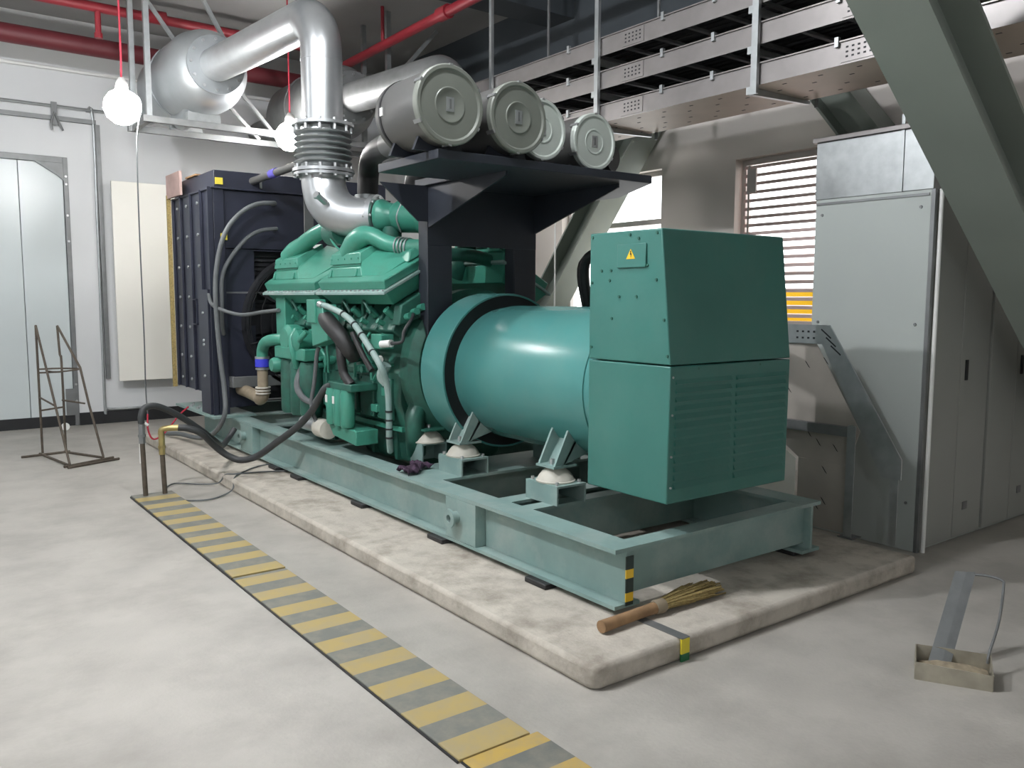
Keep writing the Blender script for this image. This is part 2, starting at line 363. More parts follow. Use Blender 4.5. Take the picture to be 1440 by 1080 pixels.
# trench covers on the floor
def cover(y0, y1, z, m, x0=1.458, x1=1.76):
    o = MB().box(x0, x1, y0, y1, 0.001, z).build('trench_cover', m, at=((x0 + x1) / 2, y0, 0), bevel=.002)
    MB().box(x0 - .007, x0 - .0005, y0, y1, .0005, z * .6).build('gap_shade', K['black'], o)  # black strip drawn in for the shadow gap beside the cover
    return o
g = 'striped trench covers'
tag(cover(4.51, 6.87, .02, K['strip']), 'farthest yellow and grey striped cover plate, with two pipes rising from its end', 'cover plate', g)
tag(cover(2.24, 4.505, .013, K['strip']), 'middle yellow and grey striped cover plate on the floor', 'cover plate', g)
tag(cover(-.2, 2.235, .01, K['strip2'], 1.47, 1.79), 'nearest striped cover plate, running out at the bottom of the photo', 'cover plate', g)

# ------------------------------------------------------------------ skid base
S = thing('skid_base', 'long dusty green steel I-beam base frame under the generator', 'base frame', (3.4, 5.8, .13))
def rail(sg):
    X = lambda a: 3.4 + sg * (a - 3.4)
    b = MB()
    for x0, x1, z0, z1 in ((2.60, 2.76, .393, .413), (2.60, 2.76, .13, .148), (2.672, 2.69, .148, .393)):
        b.box(min(X(x0), X(x1)), max(X(x0), X(x1)), 2.69, 9.02, z0, z1)
    b.build('side_rail', K['skid'], S)
rail(1); rail(-1)
MB().box(2.76, 4.04, 2.69, 2.80, .395, .412).box(2.69, 4.11, 2.735, 2.752, .175, .395).build('end_beam', K['skid'], S)
MB().box(2.76, 4.04, 8.9, 9.02, .395, .412).box(2.69, 4.11, 8.95, 8.97, .15, .395).build('end_beam', K['skid'], S)
for y0, y1 in ((3.50, 3.60), (3.70, 3.82), (4.42, 4.90), (5.9, 6.05), (7.2, 7.35), (8.0, 8.12)):
    MB().box(2.76, 4.04, y0, y1, .395, .412).box(2.69, 4.11, (y0 + y1) / 2 - .008, (y0 + y1) / 2 + .008, .15, .395).build('cross_member', K['skid'], S)
for i, y in enumerate((2.95, 3.12)):
    MB().box(2.69, 4.11, y, y + .07, .150, .16).build('floor_bar', K['skid'], S)
MB().box(2.664, 2.712, 2.684, 2.6895, .14, .372).build('warning_tape', K['tape'], S, label='yellow and black tape on the rail end')
for y0 in (3.82, 7.38):
    for sg in (1, -1):
        X = lambda a: 3.4 + sg * (a - 3.4)
        p = MB().box(min(X(2.6), X(2.672)), max(X(2.6), X(2.672)), y0, y0 + .31, .1485, .392).build('lifting_plate', K['skid'], S, .003)
        yc = y0 + .19
        b = MB().ring((X(2.6), yc, .285), (-sg, 0, 0), .022, .036, .045, 20); b.ring((X(2.555), yc, .285), (-sg, 0, 0), .022, .055, .012, 24)
        b.build('lifting_lug', K['skid'], p)
        MB().cyl((X(2.599), yc, .285), (X(2.595), yc, .285), .022, n=16).build('lug_bore', K['dark'], p)
g = 'rubber pads under the near rail'
for i, (y0, lb) in enumerate(((6.74, 'fifth'), (6.26, 'fourth'), (5.16, 'third'), (4.12, 'second'), (3.15, 'first'))):
    o = MB().box(2.565, 2.755, y0, y0 + .17, .1005, .1295).build('rubber_pad', K['rubber'], bevel=.006)
    tag(o, f'{lb} dark rubber pad under the near green rail, counted from the striped corner', 'rubber pad', g)
g = 'rubber pads under the far rail'
for i, (y0, lb) in enumerate(((7.6, 'far end'), (5.2, 'middle'), (2.75, 'near end'))):
    o = MB().box(4.05, 4.2, y0, y0 + .17, .1005, .1295).build('rubber_pad', K['rubber'], bevel=.006)
    tag(o, f'dark rubber pad under the {lb} of the far green rail', 'rubber pad', g)

# ------------------------------------------------------------------ alternator
XC, ZA = 3.41, 1.055
AL = thing('alternator', 'big green alternator barrel with square louvred terminal housing', 'alternator', (XC, 3.7, .6))
MB().lathe([(0, .40), (0, .445), (.22, .445), (.222, .438), (.24, .438), (.242, .445), (1.40, .445), (1.43, .43), (1.55, .43)], (XC, 3.1, ZA), (0, 1, 0), 72).build('stator_barrel', K['greenb'], AL)
MB().lathe([(0, .512), (0, .526), (.28, .526), (.28, .512)], (XC, 4.61, ZA), (0, 1, 0), 72, False).build('adapter_ring', K['greenb'], AL, .003)
MB().ring((XC, 4.618, ZA), (0, 1, 0), .42, .514, .2, 60).build('dark_ring', K['dark'], AL)  # near-black ring between barrel and adapter
bx0, bx1 = 2.945, 3.875
lo = MB().prism([(bx0, 3.27, .57), (bx0, 2.705, .57), (bx0, 2.70, 1.232), (bx0, 3.27, 1.232)], (bx1 - bx0, 0, 0)).build('lower_housing', K['green'], AL, .006)
up = MB().prism([(bx0, 3.27, 1.238), (bx0, 2.70, 1.238), (bx0, 2.772, 1.88), (bx0, 3.27, 1.88)], (bx1 - bx0, 0, 0)).build('upper_housing', K['green'], AL, .006)
lv = MB()
for c0, c1 in ((2.985, 3.39), (3.43, 3.84)):
    for i in range(13):
        z = 1.175 - i * .042
        lv.prism([(c0, 2.7035, z), (c0, 2.69, z - .028), (c0, 2.7035, z - .031)], (c1 - c0, 0, 0))
lv.build('louvres', K['green'], lo)
MB().box(2.935, 2.944, 2.865, 3.06, 1.70, 1.815).build('access_plate', K['green'], up, .003)
ap = up.children[0]
MB().prism([(2.9335, 2.935, 1.742), (2.9335, 2.995, 1.742), (2.9335, 2.965, 1.79)], (.002, 0, 0)).build('hazard_sign', mat('hazard_yellow', (236, 190, 40), .5, 0, .02, 5), up, label='yellow triangular electrical hazard sign')
MB().prism([(2.9325, 2.968, 1.781), (2.9325, 2.960, 1.781), (2.9325, 2.971, 1.764), (2.9325, 2.964, 1.763), (2.9325, 2.963, 1.747), (2.9325, 2.957, 1.768), (2.9325, 2.964, 1.769)], (.0012, 0, 0)).build('lightning_bolt', K['black'], up)
pts = [(2.945, 3.25, z) for z in (1.86, 1.63, 1.30)] + [(2.945, y, 1.86) for y in (2.98, 2.80)] + [(2.945, 2.80, 1.64), (2.945, 2.745, 1.45), (2.945, 2.72, 1.28)]
pts += [(2.945, y, z) for y, z in ((3.18, 1.69), (3.11, 1.69), (3.12, 1.64), (3.05, 1.56), (2.93, 1.56), (3.1, 1.45), (2.92, 1.84), (2.93, 1.80), (2.86, 1.71))]
bolts(AL, pts, (-1, 0, 0), .0075, .006, 'engd')
bolts(AL, [(bx0 + .02, 2.703, z) for z in (1.18, 1.0, .8, .65)], (0, -1, 0), .006, .006, 'steel')
bolts(AL, [(bx0 + .2, 2.71, 1.215), (3.62, 2.71, 1.215)], (0, -1, 0), .008, .01, 'engd')
for y in (3.61, 4.56):
    for sg in (1, -1):
        X = lambda a: XC + sg * (a - XC)
        f = MB()
        for yy in (y - .075, y + .06):
            f.prism([(X(2.94), yy, .617), (X(2.985), yy, .617), (X(3.30), yy, .70), (X(3.13), yy, .86), (X(3.05), yy, .84)], (0, .014, 0))
        f.prism([(X(3.0), y - .075, .617), (X(3.012), y - .075, .617), (X(3.16), y - .075, .83), (X(3.14), y - .075, .84)], (0, .14, 0))
        f.box(min(X(2.93), X(3.10)), max(X(2.93), X(3.10)), y - .08, y + .08, .605, .618)
        f.build('foot_bracket', K['skid'], AL)
        bolts(AL, [(X(2.985), y, .618)], (0, 0, 1), .016, .03, 'steel')

# anti vibration mounts
def mount(x, y, z0, z1, label, wx=.21, wy=.28, eng=False):
    t = thing('vibration_mount', label, 'mount', (x, y, z0), 'anti-vibration mounts on the base frame')
    MB().box(x - wx / 2, x + wx / 2, y - wy / 2, y + wy / 2, z1 - .012, z1).box(x - wx / 2, x - wx / 2 + .01, y - wy / 2, y + wy / 2, z0, z1 - .012).box(x + wx / 2 - .01, x + wx / 2, y - wy / 2, y + wy / 2, z0, z1 - .012).box(x - wx / 2 + .01, x + wx / 2 - .01, y + wy / 2 - .01, y + wy / 2, z0, z1 - .012).build('pedestal', K['skid'], t)
    MB().lathe([(0, .112), (.008, .114), (.012, .106), (.03, .098), (.055, .078), (.075, .05), (.085, .048)], (x, y, z1), (0, 0, 1), 28).build('rubber_dome', K['dome'], t, label='pale domed cover')
    bolts(t, [(x + a * (wx / 2 - .025), y + b * (wy / 2 - .03), z1) for a in (-1, 1) for b in (-1, 1)], (0, 0, 1), .011, .018, 'steel')
    if eng:
        MB().box(x - .085, x + .085, y - .10, y + .10, z1 + .085, z1 + .10).build('engine_foot', K['engd'], t, .003)
        bolts(t, [(x, y, z1 + .1)], (0, 0, 1), .018, .02)
mount(3.01, 3.61, .4125, .52, 'mount on its green pedestal nearest the square alternator housing')
mount(3.01, 4.56, .4125, .52, 'mount below the barrel next to the dark cloth')
mount(3.01, 5.00, .4125, .55, 'taller green pedestal mount under the front of the engine flywheel housing', .2, .16, True)
mount(3.81, 3.61, .4125, .52, 'mount on the far rail side behind the nearest mount')
mount(3.81, 4.56, .4125, .52, 'mount on the far rail side below the barrel')

# dark cloth on the skid
rg = MB(); nx, ny = 26, 12; rr = random.Random(3)
for j in range(ny):
    for i in range(nx):
        u, v = i / (nx - 1), j / (ny - 1)
        x = 2.63 + .27 * u + .06 * v * math.sin(5 * u) ; y = 4.60 + .16 * v + .17 * u + .02 * math.sin(9 * u + 2)
        z = .417 + .030 * abs(math.sin(11 * u + 3 * v + 1.2 * math.sin(6 * v))) + .018 * abs(math.sin(17 * v + 5 * u)) * (1 if 0 < j < ny - 1 else .2)
        rg.v.append(V(x, y, z))
rg.f = [(j * nx + i, j * nx + i + 1, (j + 1) * nx + i + 1, (j + 1) * nx + i) for j in range(ny - 1) for i in range(nx - 1)]
o = rg.build('cloth', K['rag'], at=(2.76, 4.75, .4135)); s = o.modifiers.new('thickness', 'SOLIDIFY'); s.thickness = .006
tag(o, 'crumpled dark purple cloth lying on the green rail beside the mounts', 'cloth')

# ------------------------------------------------------------------ filter stand and air filters
ST = thing('filter_stand', 'charcoal steel stand carrying the air filters over the alternator', 'stand', (3.43, 4.96, 1.0))
b = MB()
b.prism([(2.43, 3.92, 2.295), (4.06, 3.92, 2.295), (4.44, 4.62, 2.295), (4.44, 5.06, 2.295), (2.95, 5.06, 2.295), (2.95, 4.6, 2.295), (2.43, 4.6, 2.295)], (0, 0, .05))
b.build('platform', K['stand'], ST, .004)
for x0, x1 in ((2.97, 3.165), (3.705, 3.9)):
    MB().box(x0, x1, 4.93, 4.945, 1.0, 1.905).box(x0, x0 + .012, 4.945, 5.05, 1.0, 2.295).box(x1 - .012, x1, 4.945, 5.05, 1.0, 2.295).build('leg', K['stand'], ST, .003)
MB().prism([(2.97, 4.93, 1.905), (3.9, 4.93, 1.905), (3.9, 4.93, 2.12), (4.42, 4.93, 2.294), (2.97, 4.93, 2.294)], (0, .014, 0)).build('front_panel', K['stand'], ST)
MB().prism([(2.97, 4.93, 2.06), (2.97, 4.93, 2.294), (2.62, 4.93, 2.294), (2.9, 4.93, 2.06)], (0, .014, 0)).build('gusset', K['stand'], ST)
for x in (2.975, 3.88):
    MB().prism([(x, 4.928, 2.02), (x, 4.928, 2.294), (x, 4.05, 2.294), (x, 4.05, 2.27)], (.014, 0, 0)).build('gusset', K['stand'], ST)

def air_filter(cx, y0, cz, r, L, label, capm, ring2):
    t = thing('air_filter', label, 'air filter', (cx, y0 + L / 2, 2.345), 'air filters on the charcoal stand')
    MB().lathe([(.035, r * .55), (.035, r * .94), (.05, r * .965), (L - .03, r * .965), (L - .015, r * .9), (L, r * .5)], (cx, y0, cz), (0, 1, 0), 48).build('canister', K['filt'], t)
    MB().lathe([(.008, 0.001), (.008, r * .37), (.004, r * .40), (.004, r * .43), (.008, r * .45), (.009, r * .84), (0, r * .89), (0, r * .97), (.006, r), (.04, r), (.045, r * .965)], (cx, y0, cz), (0, 1, 0), 48).build('end_cap', capm, t)
    MB().box(cx - .024, cx + .024, y0 + .004, y0 + .0125, cz - .035, cz + .04).build('badge', K['alu'], t)
    MB().box(cx - .006, cx + .006, y0 + .002, y0 + .006, cz - .02, cz + .03).build('badge_mark', K['galvd'], t)
    for k in range(6):
        a = PI * 2 * k / 6 + .5
        p = V(cx + math.cos(a) * r * .985, y0 + .0, cz + math.sin(a) * r * .985)
        MB().beam(p, p + V(0, .07, 0), .02, .012, V(math.cos(a), 0, math.sin(a))).build('latch', K['steel'], t)
    MB().lathe([(0, r * .97), (0, r * .985), (.018, r * .985), (.018, r * .97)], (cx, y0 + L * .82, cz), (0, 1, 0), 48, False).build('mounting_band', K['black'], t)
    for yy in (y0 + .12, y0 + L - .12):
        MB().prism([(cx - r * .75, yy, 2.345), (cx + r * .75, yy, 2.345), (cx + r * .6, yy, cz - r * .74), (cx, yy, cz - r * .955), (cx - r * .6, yy, cz - r * .74)], (0, .025, 0)).build('saddle', K['stand'], t)
    if ring2: MB().box(cx - r * .985, cx - r * .955, y0 + .38, y0 + .41, cz - .02, cz + .025).build('label', K['white'], t)
    return t
air_filter(2.50, 3.90, 2.578, .213, .50, 'leftmost grey round air filter with dark metal canister', K['cap'], True)
air_filter(2.96, 3.90, 2.570, .200, .50, 'second grey round air filter from the left on the stand', K['cap'], False)
air_filter(3.375, 4.20, 2.60, .188, .46, 'pale air filter third from the left, partly hidden', K['cap2'], False)
air_filter(3.905, 4.30, 2.597, .188, .46, 'rightmost pale round air filter at the end of the stand', K['cap2'], False)

# ------------------------------------------------------------------ exhaust
def exhaust(xr, yr, zt, label, pm, lower):
    t = thing('exhaust_pipe', label, 'exhaust pipe', (xr, yr, 2.1))
    r = .155
    end = V(xr - .11, 8.3, zt + .04); s = V(xr - .01, yr + .36, zt + .0)
    pts = [end, end + (s - end) * .33, end + (s - end) * .66, s]
    for i in range(1, 9):
        a = PI / 2 * i / 9; pts.append(V(xr, yr + .31 - .31 * math.sin(a), zt - .31 + .31 * math.cos(a)))
    pts += [V(xr, yr, zt - .32), V(xr, yr, zt - .5), V(xr, yr, 2.87)]
    MB().tube(pts, r, 32, 2).build('pipe', pm, t)
    MB().ring((xr, yr, zt - .37), (0, 0, 1), r - .01, r + .004, .01, 32).build('weld_seam', pm, t)
    MB().ring((xr, yr, 2.845), (0, 0, 1), .13, .235, .022, 40).build('flange', pm, t)
    bolts(t, circle((xr, yr, 2.80), (0, 0, 1), .21, 12), (0, 0, 1), .014, .085, 'steel')
    prof = [(0, .17)]
    for i in range(6):
        z0 = .02 + i * .043
        prof += [(z0, .172), (z0 + .010, .215), (z0 + .016, .22), (z0 + .022, .215), (z0 + .032, .172)]
    prof += [(.30, .17)]
    MB().lathe(prof, (xr, yr, 2.54), (0, 0, 1), 40).build('bellows', K['galv'], t)
    MB().ring((xr, yr, 2.50), (0, 0, 1), .13, .235, .024, 40).ring((xr, yr, 2.475), (0, 0, 1), .13, .225, .02, 40).build('flange', pm, t)
    bolts(t, circle((xr, yr, 2.46), (0, 0, 1), .21, 12), (0, 0, 1), .014, .095, 'steel')
    if lower:
        ex, ey, od = lower
        p = [(xr, yr, 2.5), (xr, yr, 2.42), (xr + .05 * ex, yr + .10 * ey, 2.30), (xr + .23 * ex, yr + .34 * ey, 2.20), (xr + .56 * ex, yr + .66 * ey, 2.155), (xr + ex, yr + ey, 2.15)]
        MB().tube(p, .16, 32, 5, [.165, .168, .17, .165, .15, .14]).build('lower_elbow', pm, t)
        MB().ring((xr + ex, yr + ey, 2.15), od, .09, .165, .04, 32).build('outlet_flange', pm, t)
        bolts(t, circle(V(xr + ex, yr + ey, 2.15) - V(*od).normalized() * .018, od, .142, 8), V(*od).normalized(), .012, .07, 'steel')
        MB().cyl((xr - .1, yr - .24, 2.25), (xr - .17, yr - .27, 2.29), .022, n=12).cyl((xr - .17, yr - .27, 2.29), (xr - .19, yr - .278, 2.30), .03, n=6).build('sensor_plug', pm, t)
    return t
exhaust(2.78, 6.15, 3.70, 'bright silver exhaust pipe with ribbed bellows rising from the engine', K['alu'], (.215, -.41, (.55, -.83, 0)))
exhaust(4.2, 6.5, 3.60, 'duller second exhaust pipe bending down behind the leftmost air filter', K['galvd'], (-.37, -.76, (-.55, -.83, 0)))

def muffler(xr, zc, label, m):
    t = thing('silencer', label, 'silencer', (xr, 9.2, 3.35))
    p = V(xr, 8.3, zc); d = V(.02, 1, .02)
    MB().lathe([(0, .16), (.0, .2), (.02, .25), (.09, .32), (.2, .37), (.35, .395), (.9, .395)], p, d, 56).build('front_dome', m, t)
    MB().lathe([(.9, .38), (.9, .402), (.93, .404), (.93, .385), (1.5, .385), (1.65, .34), (1.75, .24), (1.78, .0001)], p, d, 56, False).build('rear_shell', m, t)
    MB().ring(p - V(0, .03, 0), d, .155, .27, .03, 40).build('inlet_flange', m, t)
    bolts(t, circle(p - V(0, .045, 0), d, .235, 12), (0, 1, 0), .014, .02, 'steel')
    MB().cyl(p + d * 1.7, p + d * 2.86, .155, n=28).build('tail_pipe', m, t)
    MB().tube([p + V(-.08, .95, -.33), p + V(-.08, .85, -.39), p + V(-.08, .6, -.37), p + V(-.08, .45, -.31)], .09, 16, 4).build('drain_elbow', m, t)
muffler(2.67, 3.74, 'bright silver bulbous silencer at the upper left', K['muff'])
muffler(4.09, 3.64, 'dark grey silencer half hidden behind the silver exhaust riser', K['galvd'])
FR = thing('hanging_gantry', 'hanging frame of galvanised channels carrying the two silencers', 'gantry', (3.3, 9.0, 3.22))
def chan(b, p, q, w=.05): return b.beam(p, q, w, w)
for x, y in ((2.16, 8.72), (2.16, 9.32), (4.75, 8.72), (4.75, 9.32)):
    MB().beam((x, y, 3.22), (x, y, ZC), .05, .05, (0, 1, 0)).build('post', K['galv'], FR)
for y in (8.72, 9.32): MB().beam((2.1, y, 3.25), (4.85, y, 3.25), .06, .06).build('cross_channel', K['galvd'], FR)
for x in (2.16, 4.75): MB().beam((x, 8.72, 3.25), (x, 9.32, 3.25), .05, .05).build('cross_channel', K['galvd'], FR)
for x in (2.67, 4.09):
    for y in (8.72, 9.32): MB().box(x - .16, x + .16, y - .04, y + .04, 3.28, 3.36 if x < 3 else 3.28).build('saddle', K['galv'], FR)
for p, q in (((2.62, 9.34, 4.16), (2.2, 9.34, 4.72)), ((2.95, 8.74, 4.05), (2.55, 8.74, ZC)), ((3.45, 9.3, 3.28), (3.0, 9.3, 3.72)), ((3.7, 9.3, 3.28), (3.2, 9.3, 3.82)), ((4.5, 8.0, 3.9), (4.95, 8.0, 4.4))):
    MB().beam(p, q, .035, .035, (0, 1, 0)).build('brace', K['galv'], FR)

# ------------------------------------------------------------------ radiator
RA = thing('radiator', 'tall navy black radiator cabinet bolted on the far end of the base frame', 'radiator', (3.41, 8.6, .414))
rx0, rx1, ry0, ry1 = 2.50, 4.32, 7.96, 9.28
sp = MB().box(rx0, rx0 + .03, ry0 + .1, ry1, .62, 2.56).build('side_panel', K['navy'], RA)
MB().box(rx1 - .03, rx1, ry0 + .1, ry1, .62, 2.56).build('side_panel', K['navy'], RA)
for y0, y1, z0, th in ((7.96, 8.06, .44, .05), (8.28, 8.34, .44, .03), (8.62, 8.68, .62, .025), (8.95, 9.01, .62, .025), (9.22, 9.28, .62, .025)):
    rb = MB().box(rx0 - th, rx0 + .001, y0, y0 + .012, z0, 2.56).box(rx0 - .004, rx0 + .001, y0, y1 + .05, z0, 2.56).build('rib', K['navy'], RA)
MB().box(rx0 - .06, rx0 - .05, 8.02, 8.3, .44, 1.62).box(rx0 - .05, rx0, 8.02, 8.03, .44, 1.62).box(rx0 - .05, rx0, 8.29, 8.30, .44, 1.62).build('side_post', K['navy'], RA)
MB().box(rx0 - .05, rx0 - .03, 8.42, 8.6, 1.28, 1.29).box(rx0 - .05, rx0 - .03, 8.42, 8.6, 1.52, 1.53).box(rx0 - .05, rx0 - .03, 8.42, 8.43, 1.28, 1.53).build('side_bracket', K['navy'], RA)
for y in (8.42, 8.78, 9.1):
    bolts(RA, [(rx0 - .004, y, z) for z in (.72, .95, 1.25, 1.55, 1.85, 2.15, 2.45)], (-1, 0, 0), .016, .014, 'galv')
bolts(RA, [(rx0 - .06, 8.16, z) for z in (.8, 1.1, 1.14, 1.4)], (-1, 0, 0), .014, .014, 'galv')
MB().box(rx0, rx0 + .10, ry0, ry0 + .10, .44, 2.56).build('corner_post', K['navy'], RA, .004)
MB().box(rx1 - .10, rx1, ry0, ry0 + .10, .44, 2.56).build('corner_post', K['navy'], RA, .004)
MB().box(rx0 + .1, rx0 + .38, ry0 + .03, ry0 + .05, .5, 2.5).box(rx1 - .38, rx1 - .1, ry0 + .03, ry0 + .05, .5, 2.5).box(rx0 + .1, rx1 - .1, ry0 + .02, ry0 + .05, 1.99, 2.54).build('shroud_panel', K['navy'], RA)
cf = MB()
for i in range(40): cf.box(rx0 + .1, rx1 - .1, ry0 + .10, ry0 + .12, .75 + i * .044, .775 + i * .044)
cf.box(rx0 + .1, rx1 - .1, ry0 + .13, ry0 + .2, .55, 2.54).build('core_fins', K['fins'], RA)
MB().box(rx0 + .02, rx1 - .02, ry0 + .02, ry1, 2.56, 2.72).box(rx0 - .02, rx1 + .02, ry0 - .02, ry1, 2.545, 2.56).build('top_tank', K['navy'], RA, .004)
MB().box(rx0 + .45, rx0 + .47, ry0 + .005, ry0 + .02, 2.58, 2.70).build('tank_rib', K['steel'], RA)
MB().box(rx0 + .1, rx1 - .1, ry0 + .02, ry0 + .04, 1.585, 1.60).box(rx0 + .1, rx1 - .1, ry0 + .02, ry0 + .04, 2.0, 2.01).build('stay_bar', K['galvd'], RA)
MB().ring((XC, ry0 - .10, 1.30), (0, 1, 0), .64, .67, .17, 48).build('fan_shroud', K['fins'], RA)
fb = MB().cyl((XC, ry0 - .02, 1.30), (XC, ry0 + .03, 1.30), .13, n=24)
for k in range(8):
    a = 2 * PI * k / 8; u = V(math.cos(a), 0, math.sin(a)); v = V(-math.sin(a), 0, math.cos(a)); c = V(XC, ry0, 1.30)
    fb.prism([c + u * .1 - v * .06, c + u * .60 - v * .12, c + u * .60 + v * .12 + V(0, .05, 0), c + u * .1 + v * .05 + V(0, .04, 0)], V(0, .01, 0))
fb.build('fan', K['fins'], RA)
gd = MB()
for rr_ in (.2, .31, .42, .53, .63): gd.ring((XC, ry0 - .11, 1.30), (0, 1, 0), rr_ - .004, rr_ + .004, .008, 40)
for k in range(8):
    a = 2 * PI * k / 8 + .3; gd.cyl((XC + .1 * math.cos(a), ry0 - .115, 1.30 + .1 * math.sin(a)), (XC + .66 * math.cos(a), ry0 - .115, 1.30 + .66 * math.sin(a)), .006, n=6)
gd.build('fan_guard', K['black'], RA)
MB().box(2.42, 2.82, 7.88, 9.15, .4145, .438).build('foot_plate', K['skid'], RA)
MB().box(3.98, 4.4, 7.88, 9.15, .4145, .438).build('foot_plate', K['skid'], RA)
bolts(RA, [(2.47 + .05 * (i % 2), 8.1 + .11 * i, .438) for i in range(8)], (0, 0, 1), .015, .022, 'galv')
MB().box(2.6, 4.22, 7.86, 7.91, .70, .80).build('cross_bar', K['galvd'], RA, .004)
MB().box(2.6, 2.64, 7.91, 7.97, .70, .80).box(4.18, 4.22, 7.91, 7.97, .70, .80).build('bar_lug', K['galvd'], RA)
MB().box(2.56, 2.62, ry0 - .008, ry0, 2.08, 2.14).build('yellow_label', K['yellow'], RA)
MB().box(2.53, 2.60, ry0 + .012, ry0 + .02, 2.59, 2.65).build('yellow_sticker', K['yellow'], RA)
MB().box(rx0 - .06, rx0 - .02, ry1, ry1 + .03, .6, 2.6).build('edge_strip', K['straw'], RA, label='pale timber strip on the rear edge')
tag(MB().box(rx0 - .055, rx0 - .03, ry0 + .86, ry1 + .03, 2.565, 2.80).build('plywood_scrap', mat('pinkish_ply', (170, 146, 140), .8, 0, .12, 8)), 'pinkish plywood piece standing on the top left edge of the radiator', 'plywood')
tag(MB().box(rx0 - .0, 3.0, ry0 + .5, ry0 + .85, 2.7205, 2.735).build('cardboard_scrap', K['wood']), 'torn brown cardboard scrap lying on top of the radiator', 'cardboard')

# ------------------------------------------------------------------ engine
EN = thing('diesel_engine', 'large green V diesel engine between alternator and radiator', 'engine', (XC, 6.2, .30))
mir = lambda x, sg: XC + sg * (x - XC)
blk = [(2.93, .62), (2.86, .80), (2.86, 1.02), (2.95, 1.14), (2.82, 1.34), (3.06, 1.56), (3.30, 1.42), (3.52, 1.42), (3.76, 1.56), (4.0, 1.34), (3.87, 1.14), (3.96, 1.02), (3.96, .80), (3.89, .62)]
MB().prism([(x, 5.14, z) for x, z in blk], (0, 2.06, 0)).build('engine_block', K['engd'], EN, .015)
MB().prism([(2.98, 5.25, .62), (3.84, 5.25, .62), (3.80, 5.25, .36), (3.70, 5.25, .30), (3.12, 5.25, .30), (3.02, 5.25, .36)], (0, 1.9, 0)).build('oil_pan', K['engd'], EN, .015)
MB().lathe([(0, .30), (0, .50), (.05, .56), (.16, .56), (.20, .5), (.20, .3)], (XC, 4.955, ZA), (0, 1, 0), 48).build('flywheel_housing', K['engd'], EN)
pr = MB()
for i in range(7):
    y = 5.32 + i * .27
    pr.box(2.835, 2.87, y - .1, y + .1, .68, .98)
pr.build('inspection_covers', K['engd'], EN, .008)
for i in range(7):
    y = 5.32 + i * .27
    bolts(EN, [(2.836, y + a, z) for a in (-.08, .08) for z in (.70, .96)], (-1, 0, 0), .010, .01, 'engd')
MB().box(2.90, 2.99, 5.18, 7.18, .60, .635).build('sump_flange', K['eng'], EN)
for i in range(5):
    MB().box(2.985, 3.03, 5.4 + i * .36, 5.44 + i * .36, .36, .6).build('pan_rib', K['engd'], EN)
MB().tube([(2.97, 5.06, .80), (2.92, 5.03, .72), (2.92, 5.03, .62), (2.97, 5.1, .46)], .07, 16, 5).build('flywheel_pipe', K['engd'], EN)
# heads, rocker covers
for sg in (1, -1):
    for i in range(8):
        y = 5.24 + i * .255
        hd = MB().prism([(mir(2.80, sg), y - .105, 1.32), (mir(2.92, sg), y - .105, 1.24), (mir(3.10, sg), y - .105, 1.47), (mir(2.96, sg), y - .105, 1.575)], (0, .21, 0)).build('cylinder_head', K['engd'], EN, .012)
        if sg > 0:
            MB().cyl((2.86, y - .03, 1.42), (2.80, y - .03, 1.47), .028, n=12).cyl((2.84, y + .06, 1.36), (2.78, y + .06, 1.39), .02, n=10).build('port_plug', K['eng'], hd)
